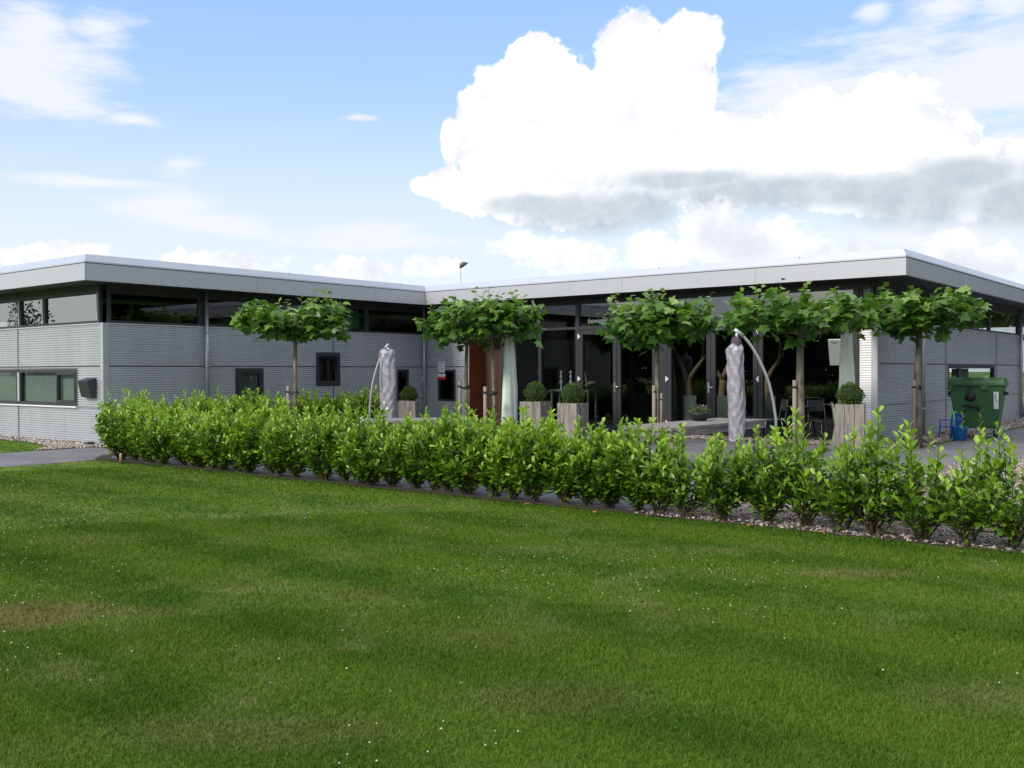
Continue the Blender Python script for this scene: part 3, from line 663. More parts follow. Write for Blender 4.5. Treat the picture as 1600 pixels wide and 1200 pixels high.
LF = np.array([[0, 1, 4], [1, 2, 5], [1, 5, 4], [2, 3, 5], [0, 6, 1], [1, 7, 2], [1, 6, 7], [2, 7, 3]])
pl = []
for (a, rr) in ((180, .06), (150, .30), (118, .42), (100, .30), (68, .62), (45, .40), (22, .52), (0, .80), (-22, .52), (-45, .40), (-68, .62), (-100, .30), (-118, .42), (-150, .30)):
    pl.append((.22 + rr * math.cos(R(a)) * .95, rr * math.sin(R(a)), -.22 * rr * rr))
PT = np.array([(.22, 0, .03)] + pl); PF = np.array([(0, i + 1, (i + 1) % len(pl) + 1) for i in range(len(pl))])

def bez(p0, p1, p2, n): 
    t = np.linspace(0, 1, n)[:, None]; return (1 - t) ** 2 * p0 + 2 * t * (1 - t) * p1 + t * t * p2
def shrub_proto(seed, nst, spread, hmin, hmax, start, side, big=1.0):
    g = np.random.default_rng(seed); stems = MB(); P_, D_, S_, T_, Y_ = [], [], [], [], []
    def shoot(p0, p1, p2, leaves_from, r0, top=True):
        L = np.linalg.norm(p2 - p0); npt = 7; c = bez(p0, p1, p2, npt); stems.tube([tuple(q) for q in c], [r0 * (1 - .7 * i / (npt - 1)) for i in range(npt)], 4, cap=False)
        n = int(L * (1 - leaves_from) / .021); ph0 = g.uniform(0, 6.28)
        ts = leaves_from + (1 - leaves_from) * ((np.arange(n) + .5) / max(n, 1)) ** .8
        cc = bez(p0, p1, p2, 60); 
        for i, t in enumerate(ts):
            k = min(int(t * 59), 58); q = cc[k]; ax = cc[k + 1] - cc[k]; ax = ax / (np.linalg.norm(ax) + 1e-9)
            a = ph0 + i * 2.4 + g.normal(0, .25); e1 = np.cross(ax, [.3, .8, .1]); e1 /= np.linalg.norm(e1); e2 = np.cross(ax, e1)
            rad = e1 * math.cos(a) + e2 * math.sin(a); open_ = (1.2 - .62 * (t ** 2)) + g.normal(0, .15)
            d = ax * math.cos(open_) + rad * math.sin(open_); P_.append(q); D_.append(d + np.array([0, 0, .12])); S_.append(g.uniform(.065, .098) * big * (1 if t < .93 else .85))
            isY = (t > .84 and top) or g.random() < .06; Y_.append(2 if g.random() < .012 and t < .6 else (1 if isY else 0)); T_.append(np.clip(g.uniform(0, .8) + .25 * (t > .6), 0, 1))
    for i in range(nst):
        a = 2 * math.pi * i / nst + g.uniform(-.4, .4); b = np.array([g.normal(0, .02), g.normal(0, .02), 0]); rr = spread * math.sqrt(g.uniform(.05, 1)); h = g.uniform(hmin, hmax) * (1 - .28 * (rr / spread) ** 2)
        tip = np.array([rr * math.cos(a), rr * math.sin(a), h]); mid = np.array([rr * .75 * math.cos(a), rr * .75 * math.sin(a), h * .42])
        shoot(b, mid, tip, start, .008)
        for k in range(side):
            t = g.uniform(.15, .7); q = bez(b, mid, tip, 20)[int(t * 19)]; aa = a + g.uniform(-1.6, 1.6); L = g.uniform(.12, .26)
            e = q + np.array([L * .75 * math.cos(aa), L * .75 * math.sin(aa), L * g.uniform(.5, 1.0)]); m = (q + e) / 2 + np.array([.03 * math.cos(aa), .03 * math.sin(aa), -.02])
            shoot(q, m, e, .18, .004, top=g.random() < .7)
    P_, D_ = np.array(P_), np.array(D_); V, Fc = place(LT, LF, P_, D_, np.tile([0, 0, 1.], (len(P_), 1)) + g.normal(0, .35, (len(P_), 3)), np.array(S_))
    root = thing('laurel_shrub', (0, 0, 0), 'laurel shrub', 'shrub', 'laurel hedge shrubs')
    stems.build('stem', twig, root)
    np_mesh('foliage', V, Fc, [LAUREL, LAUREL_Y, yellow], mi=np.repeat(np.array(Y_), 8), tone=np.repeat(np.array(T_), 8), parent=root)
    return root
ORD = 'first second third fourth fifth sixth seventh eighth ninth tenth eleventh twelfth thirteenth fourteenth fifteenth sixteenth seventeenth eighteenth nineteenth twentieth'.split()
def ordw(i): return ORD[i] if i < 20 else ('twenty-' + ORD[i - 20] if i < 29 else ('thirtieth' if i == 29 else 'thirty-' + ORD[i - 30] if i < 39 else ('fortieth' if i == 39 else 'forty-' + ORD[i - 40])))
protos = [shrub_proto(11, 22, .30, .74, .98, .06, 6), shrub_proto(12, 23, .30, .72, 1.0, .05, 6), shrub_proto(13, 20, .30, .64, .98, .06, 6), shrub_proto(14, 19, .30, .64, 1.0, .08, 6),
          shrub_proto(15, 11, .27, .56, 1.04, .12, 5), shrub_proto(16, 10, .28, .58, 1.0, .08, 5)]
used = set()
def put_shrub(k, x, y, rz, s, label, group):
    o = protos[k] if k not in used else copy_tree(protos[k]); used.add(k)
    o.location = (x, y, .005); o.rotation_euler = (0, 0, rz); q = 1.10 if k in (4, 5) else 1.0; o.scale = (s * q * random.uniform(1.02, 1.2), s * q * random.uniform(1.0, 1.15), s * random.uniform(.94, 1.06)); tag(o, label, 'shrub', group)
xx = 3.42; i = 0
while xx < 16.9:
    k = random.choice((0, 1, 2)) if xx < 8 else random.choice((2, 3, 1, 0)) if xx < 13.2 else random.choice((3, 2, 4)) if xx < 14.6 else random.choice((4, 5, 3, 5))
    s = 1.14 if xx < 4 else (1.08 if xx < 6 else 1.07 if xx < 13 else 1.05); s *= random.uniform(.86, 1.08)
    ft = 'dense' if k in (0, 1) else 'bushy' if k in (2, 3) else 'thin open'
    put_shrub(k, xx, HY + random.uniform(-.10, .10) - .10, random.uniform(0, 6.28), s, f'{ft} laurel shrub, {ordw(i)} from the left end of the front hedge row', 'laurel shrubs of the front hedge row')
    xx += random.uniform(.27, .37) if xx < 13.5 else random.uniform(.25, .40); i += 1
# second row towards the inner corner, behind
N2 = 17
for j in range(N2):
    t = j / (N2 - 1); x = 2.95 - 1.35 * t; y = -1.05 + 6.6 * t
    put_shrub(random.choice((0, 1, 2)), x + random.uniform(-.07, .07), y, random.uniform(0, 6.28), random.uniform(1.06, 1.2), f'dense laurel shrub, {ordw(j)} from the viewer in the hedge row beside the left wing', 'laurel shrubs of the back hedge row')
o = None

# ------------------------------------------------------------------ pleached plane trees
def plane_tree(seed, x, y, tz, wid, zb, zt, label, lean=(0, 0), stakes=((-.12, 0, 1.2),), trunk_r=.055, axis=None, lift=0):
    g = np.random.default_rng(seed)
    root = thing('plane_tree', (x, y, 0), label, 'tree', 'young pleached plane trees on the terrace')
    mb = MB(); zt0 = tz
    pts = [(0, 0, -.02), (lean[0] * .3 + g.normal(0, .01), lean[1] * .3, zt0 * .33), (lean[0] * .6 + g.normal(0, .015), lean[1] * .6 + g.normal(0, .01), zt0 * .66), (lean[0], lean[1], zt0)]
    mb.tube(pts, [trunk_r * 1.12, trunk_r, trunk_r * .9, trunk_r * .78], 10); mb.build('trunk', bark, root)
    top = np.array([lean[0], lean[1], zt0]); br = MB(); P_, D_, S_, T_, Y_ = [], [], [], [], []
    br.tube([tuple(top - [0, 0, .02]), tuple(top + [0, 0, (zt - zt0) * .55])], [trunk_r * .75, .02], 7)
    ax = np.array([RGT.x, RGT.y, 0]) if axis is None else np.array(axis); bx = np.array([-ax[1], ax[0], 0])
    zb -= .06; zt += .04; rx, ry, rz = wid / 2, min(wid / 2, .95), (zt - zb) / 2; zc = (zt + zb) / 2
    nb = 15
    for i in range(nb):
        a = 2 * math.pi * i / nb + g.uniform(-.15, .15); q = g.uniform(.60, .98)
        end = top * [1, 1, 0] + ax * rx * q * math.cos(a) + bx * ry * q * math.sin(a) + np.array([0, 0, zc + g.uniform(-.55, .35) * rz])
        st = top + np.array([0, 0, g.uniform(-.06, .30)]); mid = (st + end) / 2 + np.array([0, 0, g.uniform(-.10, .08)])
        c = bez(st, mid, end, 7); br.tube([tuple(k) for k in c], [.022 * (1 - .7 * j / 6) for j in range(7)], 5)
        for j in range(3):
            q0 = c[g.integers(2, 7)]; e = q0 + np.array([g.normal(0, .12), g.normal(0, .12), g.uniform(.05, .36)]); br.tube([tuple(q0), tuple((q0 + e) / 2 + g.normal(0, .02, 3)), tuple(e)], [.008, .006, .003], 4)
            m = 9
            for k in range(m):
                t = (k + .6) / m; pp = q0 + (e - q0) * t; aa = g.uniform(0, 6.28)
                d = np.array([math.cos(aa), math.sin(aa), g.uniform(-.55, .35)]); out = pp - top * [1, 1, 0]; out[2] = 0; d[:2] += .5 * out[:2]
                P_.append(pp + d * .05); D_.append(d); hi = (pp[2] - zb) / (zt - zb); S_.append(g.uniform(.15, .25) * (1 - .2 * (t > .85))); Y_.append(1 if g.random() < .10 + .42 * (t > .6) * (hi > .35) else 0); T_.append(g.uniform(0, 1))
    # fill of drooping leaves through the crown volume, in clusters
    ncl = 60
    for i in range(ncl):
        a = g.uniform(0, 6.28); q = math.sqrt(g.uniform(.02, .95)); zz = g.uniform(-.95, .75)
        c0 = top * [1, 1, 0] + ax * rx * q * math.cos(a) * .98 + bx * ry * q * math.sin(a) + np.array([0, 0, zc + zz * rz * ((1.05 - .5 * q) if zz > 0 else (1.05 - .8 * q))])
        for k in range(11):
            pp = c0 + g.normal(0, 1, 3) * [.11, .11, .08]; aa = g.uniform(0, 6.28); d = np.array([math.cos(aa), math.sin(aa), g.uniform(-.9, .1)])
            P_.append(pp); D_.append(d); S_.append(g.uniform(.15, .25)); Y_.append(1 if g.random() < .06 + .34 * (zz > .1) else 0); T_.append(g.uniform(0, 1))
    # upright new shoots
    for i in range(13):
        a = g.uniform(0, 6.28); q = math.sqrt(g.uniform(.0, .95)); b = top * [1, 1, 0] + ax * rx * q * math.cos(a) * .92 + bx * ry * q * math.sin(a) * .9 + np.array([0, 0, zc + .1 * rz]); e = b + np.array([g.normal(0, .04), g.normal(0, .04), rz * g.uniform(.55, 1.05)])
        br.tube([tuple(b), tuple(e)], [.006, .002], 4)
        for k in range(6):
            t = .3 + .7 * k / 5; pp = b + (e - b) * t; aa = k * 2.4 + g.uniform(0, 1); d = np.array([math.cos(aa), math.sin(aa), g.uniform(0, .8)]); P_.append(pp); D_.append(d); S_.append(g.uniform(.10, .17) * (1.1 - .3 * t)); Y_.append(1 if g.random() < .75 else 0); T_.append(g.uniform(.2, 1))
    br.build('branches', bark, root)
    P_, D_ = np.array(P_), np.array(D_); V, Fc = place(PT, PF, P_, D_, np.tile([0, 0, 1.], (len(P_), 1)) + g.normal(0, .45, (len(P_), 3)), np.array(S_))
    nf = len(PF); np_mesh('crown', V, Fc, [PLANE, PLANE_Y], mi=np.repeat(np.array(Y_), nf), tone=np.repeat(np.array(T_), nf), parent=root)
    for (dx, dy, h) in stakes:
        v = ax * dx + bx * dy; sx, sy = v[0], v[1]
        mb = MB(); mb.tube([(sx, sy, -.02), (sx, sy, h)], [.038, .036], 10); s_ = mb.build('stake', stakem, root)
        fr_ = (h - .14) / tz; tx, ty = lean[0] * fr_, lean[1] * fr_
        mb = MB(); mb.tube([(sx - (tx - sx) * .3, sy - (ty - sy) * .3, h - .11), (sx, sy, h - .12), ((sx + tx) / 2, (sy + ty) / 2, h - .16), (tx, ty, h - .13), (tx + (tx - sx) * .45, ty + (ty - sy) * .45, h - .12)], [.03, .045, .018, .066, .02], 8); mb.build('tie_strap', strap, root)
    return root
plane_tree(21, 2.50, 2.72, 2.10, 2.36, 2.0, 2.96, 'young plane tree before the left wing, alone left of the tilted window', lean=(.02, 0), stakes=((-.14, 0, 1.15),), trunk_r=.045)
plane_tree(22, 4.24, 6.03, 2.10, 1.85, 2.0, 2.92, 'young plane tree nearest the inner corner, left of the brown wood door', stakes=((-.16, 0, 1.22),), trunk_r=.045)
plane_tree(23, 5.67, 5.26, 2.10, 1.95, 1.95, 2.98, 'young plane tree just left of the pale green parasol by the wood door', stakes=((-.20, 0, 1.12),), lean=(-.05, -.03), trunk_r=.042)
plane_tree(24, 8.75, 6.45, 2.15, 2.25, 1.92, 2.85, 'young plane tree before the two glass double doors', stakes=((-.07, -.05, 1.15), (.07, 0, 1.0)), trunk_r=.05)
plane_tree(25, 11.695, 6.25, 2.05, 2.62, 1.92, 2.84, 'largest young plane tree, thick trunk, right of the arched umbrella pole', stakes=((-.11, -.05, 1.26),), trunk_r=.075)
plane_tree(26, 13.02, 8.50, 2.15, 2.20, 2.08, 2.92, 'rightmost young plane tree beside the shaded right side wall', stakes=((-.10, 0, 1.24),), trunk_r=.058)

# ------------------------------------------------------------------ planters with boxwood balls
def boxball(parent_mat, n, r, seed):
    g = np.random.default_rng(seed); u = g.normal(0, 1, (n, 3)); u /= np.linalg.norm(u, axis=1, keepdims=True)
    rr = r * (1 + .10 * np.sin(u[:, 0] * 9 + seed * 2) * np.sin(u[:, 2] * 8 + seed)) * (1 - .24 * g.random(n) ** 2) * (1 + .06 * np.sin(u[:, 0] * 5 + seed) * np.sin(u[:, 1] * 6) + .05 * np.sin(u[:, 2] * 7 + 1))
    P = u * rr[:, None] * [1, 1, .95]; d = u + g.normal(0, .6, (n, 3)); tv = np.array([[0, 0, 0], [.5, .28, .03], [1, 0, 0], [.5, -.28, .03]]); tf = np.array([[0, 3, 2, 1]])
    return place(tv, tf, P, d, np.tile([0, 0, 1.], (n, 1)) + g.normal(0, .5, (n, 3)), g.uniform(.018, .034, n))
def planter(x, y, rz, w, h, label, blabel, seed, rb=.2, knot=False, npl=3):
    t = thing('wooden_planter', (x, y, .006), label, 'planter', 'weathered plank planters with boxwood balls', rz)
    mb = MB(); hw = w / 2; pw = w / npl
    for k in range(npl):
        a = -hw + k * pw + .003; b = -hw + (k + 1) * pw - .003; dz = random.uniform(-.006, .006)
        mb.box(a, b, -hw, -hw + .024, 0, h + dz); mb.box(a, b, hw - .024, hw, 0, h + dz)
        mb.box(-hw - .001, -hw + .023, a + .0245, b - .0245 if k == npl - 1 else b, 0, h + dz - .004); mb.box(hw - .023, hw + .001, a + .0245, b - .0245 if k == npl - 1 else b, 0, h + dz - .004)
    mb.build('plank_box', oldwood, t, bevel=.003)
    mb = MB(); mb.box(-hw + .026, hw - .026, -hw + .026, hw - .026, .05, h - .05); mb.build('potting_soil', soil, t)
    if knot: mb = MB(); mb.tube([(-.05, -hw - .003, h - .10), (-.05, -hw + .01, h - .10)], .028, 10); mb.build('knot_hole', dark, t)
    b = thing('boxwood_ball', (x, y, h - .02), blabel, 'boxwood', 'clipped boxwood balls')
    V, Fc = boxball(None, 3800, rb, seed); V[:, 2] += rb * .86
    np_mesh('foliage', V, Fc, BOX, tone=rng.uniform(0, 1, len(Fc)), parent=b)
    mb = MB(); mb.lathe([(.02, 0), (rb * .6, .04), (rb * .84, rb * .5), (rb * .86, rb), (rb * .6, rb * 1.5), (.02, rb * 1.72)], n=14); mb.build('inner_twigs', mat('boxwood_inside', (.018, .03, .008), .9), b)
FZ = math.atan2(RGT.y, RGT.x)
planter(3.93, 4.55, FZ + R(-8), .36, .82, 'small weathered plank planter behind the left covered umbrella', 'clipped boxwood ball half hidden by the left covered umbrella', 31, .17)
planter(6.67, 5.30, FZ + R(-28), .46, .83, 'weathered plank planter with a round knot hole beside the green parasol', 'clipped boxwood ball beside the left green parasol', 32, .215, True)
planter(8.05, 4.62, FZ + R(-35), .42, .84, 'reddish weathered plank planter before the console table', 'clipped boxwood ball before the console table with candlesticks', 33, .205)
planter(12.62, 6.10, FZ + R(-22), .46, .86, 'tall weathered plank planter by the pale corner of the right wing', 'clipped boxwood ball by the pale corner, before the right green parasol', 34, .20)

# ------------------------------------------------------------------ parasols
def parasol(x, y, z0, h, r, label, seed):
    g = random.Random(seed); t = thing('folded_parasol', (x, y, 0), label, 'parasol', 'folded pale green parasols')
    mb = MB(); mb.tube([(0, 0, 0), (0, 0, h + .12)], .022, 8); mb.build('pole', mat('parasol_pole', (.2, .2, .2), .4, .5), t)
    mb = MB(); mb.box(-.24, .24, -.24, .24, .005, .06); mb.build('base_slab', mat('concrete', (.25, .25, .24), .9, var=.2), t)
    def wob(a, z): return 1 + .13 * math.sin(a * 8 + z * 1.5) + .05 * math.sin(a * 3 + z * 4 + seed)
    prof = [(.02, h + .08), (r * .35, h + .03), (r * .55, h - .12), (r * .66, h - .5), (r * .80, h - .95), (r * .92, h * .45), (r * .98, z0 + .15), (r * 1.02, z0)]
    mb = MB(); mb.lathe(list(reversed(prof)), n=48, wob=wob); mb.build('folded_canopy', pargreen, t)
    mb = MB(); mb.lathe([(.03, h + .08), (.025, h + .14), (.01, h + .17)], n=10); mb.build('finial', mat('parasol_pole', (0, 0, 0)), t)
parasol(5.62, 5.80, .35, 2.30, .155, 'pale green folded parasol by the brown wood door', 1)
parasol(12.01, 7.62, .50, 2.42, .150, 'pale green folded parasol by the pale corner of the right wing', 2)

def cover_mat():
    m = bpy.data.materials.new('silver_cover'); m.use_nodes = True; t = NT(m.node_tree); p = t.n['Principled BSDF']
    p.inputs['Base Color'].default_value = (.295, .285, .31, 1); p.inputs['Roughness'].default_value = .36; p.inputs['Metallic'].default_value = .1; p.inputs['Specular IOR Level'].default_value = .7
    pos = t.node('ShaderNodeNewGeometry').outputs['Position']
    n = t.noise(t.v('MULTIPLY', pos, (1, 1, .6)), 8, 3, .5)
    rid = t.m('ABSOLUTE', t.m('SUBTRACT', n, .5)); n2 = t.noise(pos, 5, 2, .5)
    b = t.node('ShaderNodeBump'); b.inputs['Strength'].default_value = .6; b.inputs['Distance'].default_value = .05
    t.put(b.inputs['Height'], t.m('SUBTRACT', t.m('MULTIPLY', n2, .6), rid)); t.l.new(b.outputs[0], p.inputs['Normal']); return m
coverm = cover_mat()
def cantilever(cx, cy, px_, py_, zt, zb, r, label, mirror, seed, ztop=None, purp=True):
    """closed cantilever umbrella: bowed pole from a foot at (px_,py_) arching over to hang the covered canopy at (cx,cy)"""
    t = thing('cantilever_umbrella', (px_, py_, 0), label, 'umbrella', 'covered cantilever umbrellas')
    v = Vector((cx - px_, cy - py_, 0)); L = v.length; d = v.normalized()
    mb = MB(); pts = []
    H = ztop
    ZF = [0, .37, .50, .62, .71, .80, .86, .91, .955, .985, 1.0]; SF = [-.02, .0, .07, .17, .29, .44, .56, .68, .82, .93, 1.02]
    for a, q in zip(ZF, SF): pts.append((d.x * L * q, d.y * L * q, H * a))
    mb.tube(pts, .021, 8); mb.build('bowed_pole', zinc, t)
    mb = MB(); p1 = Vector(pts[-1]); p0 = Vector(pts[-3]); mb.tube([p0 + (p0 - p1) * .0, p1 + (p1 - p0) * .12], .030, 8); mb.build('pole_sleeve', zinc, t)
    mb = MB(); mb.box(-.30, .30, -.035, .035, .01, .05); mb.box(-.035, .035, -.30, .30, .012, .052); mb.build('cross_base', zinc, t)
    mb = MB(); mb.tube([(v.x, v.y, H - .0), (v.x, v.y, zt)], .008, 6); mb.lathe([(.02, -.05), (.03, -.02), (.02, .02)], (v.x, v.y, zt + .02), 8); mb.build('hanger', steel, t)
    g = np.random.default_rng(seed); n = 44; m = 46; vs = []; fs = []
    for i in range(m):
        f = i / (m - 1); z = zt - f * (zt - zb); rad = r * (min(1, .55 + 3.4 * f ** .62) if f < .3 else 1.0) * (1 + .04 * math.sin(f * 7 + seed)) * (1 - .12 * max(0, (f - .45)) / .55)
        ox = .006 * math.sin(f * 6 + seed) * (1 - f) - .02 * (1 - f) ** 4
        for k in range(n):
            a = 2 * math.pi * k / n
            fold = .05 * math.sin(a * 3 + f * 5 + seed) + .09 * abs(math.sin(a * 2.5 - f * 14 + seed * 2)) + .06 * math.sin(a * 7 + f * 22 + 3 * math.sin(f * 9)) + .04 * math.sin(a * 5 - f * 37)
            rr = rad * (1 + fold); vs.append((v.x + ox * RGT.x + rr * math.cos(a), v.y + ox * RGT.y + rr * .8 * math.sin(a), z + .02 * math.sin(a * 3 + f * 10)))
    for i in range(m - 1):
        for k in range(n): fs.append((i * n + k, i * n + (k + 1) % n, (i + 1) * n + (k + 1) % n, (i + 1) * n + k))
    fs.append(tuple(range(n))); fs.append(tuple(reversed([(m - 1) * n + k for k in range(n)])))
    mb = MB(); mb.add(vs, fs, 0, True); mb.build('silver_cover', coverm, t)
    if purp: mb = MB(); mb.lathe([(.055, -.10), (.075, -.06), (.07, .02), (.03, .075)], (v.x, v.y, zt + .03), 14, wob=lambda a, z: 1 + .1 * math.sin(a * 6)); mb.build('folded_canopy', purple, t)
    s = d.cross(Vector((0, 0, 1))); q = Vector((v.x, v.y, 0)) - d * (r * .65) + Vector((-FWD.x, -FWD.y, 0)) * r * .75
    mb = MB(); mb.tube([(v.x, v.y, H - .02), (q.x, q.y, zt - .15), (q.x, q.y, zt - .75)], .006, 6); mb.build('crank_cord', zinc, t)
cantilever(12.18, 2.79, 12.62, 3.14, 1.80, .44, .118, 'arched umbrella in silver cover standing before the long timber table', 1, 3, ztop=2.0)
cantilever(4.70, 3.20, 4.42, 2.98, 1.86, .45, .165, 'arched umbrella in crumpled silver cover before the left wing', -1, 5, ztop=1.95, purp=False)

# ------------------------------------------------------------------ tables
def plank_table(cx, cy, lx, ly, h, rz, label, along='y'):
    t = thing('timber_table', (cx, cy, .005), label, 'table', None, rz)
    mb = MB(); n = 5; pw = lx / n
    for k in range(n): mb.box(-lx / 2 + k * pw + .004, -lx / 2 + (k + 1) * pw - .004, -ly / 2, ly / 2, h - .045 + .002 * (k % 2), h)
    mb.build('tabletop', tabwood, t, bevel=.004)
    mb = MB(); mb.box(-lx / 2 + .02, -lx / 2 + .05, -ly / 2 + .03, ly / 2 - .03, h - .13, h - .047); mb.box(lx / 2 - .05, lx / 2 - .02, -ly / 2 + .03, ly / 2 - .03, h - .13, h - .047)
    mb.box(-lx / 2 + .051, lx / 2 - .051, -ly / 2 + .04, -ly / 2 + .07, h - .13, h - .047); mb.box(-lx / 2 + .051, lx / 2 - .051, ly / 2 - .07, ly / 2 - .04, h - .13, h - .047); mb.build('apron', tabwood, t)
    for sx in (-1, 1):
        for sy in (-1, 1):
            mb = MB(); a = sx * (lx / 2 - .1); b = sy * (ly / 2 - .18); mb.box(a - .04, a + .04, b - .04, b + .04, 0, h - .047 - .001 * sx); mb.build('leg', tabwood, t)
plank_table(11.5, 2.9, .84, 3.0, .66, 0, 'long weathered timber table behind the right covered umbrella')
plank_table(7.3, 1.3, .8, 1.9, .66, R(-40), 'weathered timber table mostly hidden behind the middle of the hedge')
# flower bowl on the table
t = thing('flower_bowl', (11.30, 3.35, .663), 'dark bowl with violet and reddish flowers on the long timber table', 'flower pot')
mb = MB(); mb.lathe([(.09, 0), (.14, .05), (.18, .12), (.17, .13)], n=18); mb.build('bowl', blackp, t)
g = np.random.default_rng(5); n = 420; u = g.normal(0, 1, (n, 3)); u[:, 2] = np.abs(u[:, 2]); u /= np.linalg.norm(u, axis=1, keepdims=True)
V, Fc = place(LT, LF, u * .14 * g.uniform(.3, 1, (n, 1)) * [1.2, 1.2, .8] + [0, 0, .12], u + g.normal(0, .5, (n, 3)), g.normal(0, 1, (n, 3)), g.uniform(.025, .05, n)); np_mesh('plants', V, Fc, [BOX, violet], mi=np.repeat((g.random(n) < .16).astype(int), 8), tone=np.repeat(g.random(n), 8), parent=t)

# ------------------------------------------------------------------ things behind the glass
def driftwood(x, y, zp, w, label, seed, ang):
    g = np.random.default_rng(seed)
    t = thing('tall_pot', (x, y, .03), 'tall grey green pot ' + label, 'pot', 'tall grey green pots behind the glass', FZ)
    mb = MB(); mb.taper(0, 0, 0, zp, w / 2 * .85, w / 2 * .85, w / 2, w / 2); mb.build('pot_body', potg, t, bevel=.008)
    d = thing('driftwood_sculpture', (x, y, zp + .03), 'bare forked driftwood ' + label, 'driftwood', 'driftwood pieces in tall pots')
    mb = MB(); ax = np.array([RGT.x, RGT.y, 0])
    def br(p, q, r0, r1, wv=.03):
        p, q = np.array(p), np.array(q); c = bez(p, (p + q) / 2 + g.normal(0, wv, 3), q, 6); mb.tube([tuple(k + g.normal(0, .006, 3)) for k in c], list(np.linspace(r0, r1, 6)), 7)
    f = ang; o = [0, 0, -.05]; a = [ax[0] * -.03 * f, ax[1] * -.03 * f, .35]; br(o, a, .085, .075)
    br(a, [ax[0] * -.33 * f, ax[1] * -.33 * f, 1.08], .06, .02); br(a, [ax[0] * .42 * f, ax[1] * .42 * f, .95], .06, .022)
    br([ax[0] * -.15 * f, ax[1] * -.15 * f, .62], [ax[0] * -.30 * f, ax[1] * -.3 * f, .95], .025, .012)
    br([ax[0] * .25 * f, ax[1] * .25 * f, .68], [ax[0] * .34 * f, ax[1] * .3 * f, 1.15], .03, .012); mb.build('forked_trunk', drift, d)
driftwood(7.64, 9.75, .84, .29, 'left of the second glass double door handle', 1, 1.0)
driftwood(8.30, 10.05, .84, .34, 'right behind the second glass double door handle', 2, -.8)
driftwood(9.36, 10.1, .84, .30, 'behind the right end of the glass double doors', 3, .9)
t = thing('console_table', (4.47, 9.75, .03), 'grey console table behind the glass at the first double door', 'table')
tm = mat('grey_painted_wood', (.22, .27, .25), .6, var=.1)
mb = MB(); mb.box(-.59, .59, -.22, .22, .90, .95); mb.build('tabletop', tm, t)
for sx in (-.54, .54):
    for sy in (-.17, .17): mb = MB(); mb.box(sx - .025, sx + .025, sy - .025, sy + .025, 0, .90); mb.build('leg', tm, t)
for k, dx in ((0, -.35), (1, -.06)):
    t = thing('candlestick', (4.47 + dx, 9.70, .982), ('left' if k == 0 else 'right') + ' white turned candlestick on the console table', 'candlestick', 'candlesticks on the console table')
    mb = MB(); mb.lathe([(.05, 0), (.02, .03), (.018, .12), (.04, .16), (.045, .19), (.018, .22), (.015, .27), (.034, .30), (.036, .33), (.015, .35), (.016, .39), (.034, .42), (.02, .46)], n=12); mb.build('turned_stem', white, t)
t = thing('driftwood_bowl', (4.88, 9.75, .982), 'dark bowl with a piece of driftwood at the right end of the console', 'bowl')
mb = MB(); mb.lathe([(.07, 0), (.12, .05), (.15, .10)], n=16); mb.build('bowl', blackp, t)
mb = MB(); mb.tube([(-.10, 0, .09), (0, 0, .14), (.10, 0, .17), (.24, 0, .18)], [.02, .045, .04, .012], 7); mb.tube([(-.02, 0, .14), (-.07, 0, .30), (-.09, 0, .45)], [.035, .025, .008], 7); mb.build('driftwood', drift, t)

# pale plastic chair and bistro chair in front of the glass
def arm_chair(name, x, y, rz, s, m, label, cat, z=.004):
    t = thing(name, (x, y, z), label, cat, None, rz); t.scale = (s, s, s)
    mb = MB(); mb.box(-.23, .23, -.22, .22, .41, .435); mb.build('seat', m, t, bevel=.01)
    mb = MB(); q = Matrix.Translation((0, .22, .43)) @ Matrix.Rotation(R(-12), 4, 'X')
    for (a, b, c0, d) in ((-.24, .24, .33, .42), (-.24, -.19, 0, .33), (.19, .24, 0, .33), (-.03, .03, .0, .33), (-.13, -.08, 0, .33), (.08, .13, 0, .33), (-.19, .19, -.0, .03)):
        mb.box(a, b, -.012, .012, c0, d, 0, q)
    mb.build('backrest', m, t)
    for sx in (-1, 1):
        mb = MB(); mb.box(sx * .25 - .025, sx * .25 + .025, -.20, .28, .62, .645); mb.build('armrest', m, t)
        mb = MB(); mb.tube([(sx * .26, -.26, 0), (sx * .245, -.19, .42), (sx * .25, -.18, .62)], [.022, .026, .022], 6); mb.build('leg', m, t)
        mb = MB(); mb.tube([(sx * .25, .30, 0), (sx * .22, .22, .42), (sx * .235, .26, .64)], [.022, .026, .022], 6); mb.build('leg', m, t)
arm_chair('plastic_chair', 12.15, 7.38, FZ + R(75), 1.0, pchair, 'pale green plastic armchair behind the tall planter by the glass front', 'chair')
arm_chair('childrens_chair', 12.86, 11.15, FZ + R(-70), .62, blue, 'small dark blue plastic chair left of the blue bucket by the bin', 'chair')
t = thing('bistro_table', (10.75, 8.55, .01), 'dark round bistro table in the shade before the glass, left of the thick trunk', 'table')
mb = MB(); mb.lathe([(.30, 0), (.31, .01), (.30, .02)], (0, 0, .70), 24); mb.build('tabletop', mat('dark_table', (.04, .04, .045), .3), t)
mb = MB(); mb.tube([(0, 0, .02), (0, 0, .70)], .02, 8); mb.lathe([(.18, 0), (.03, .03)], n=16); mb.build('pedestal', blackp, t)
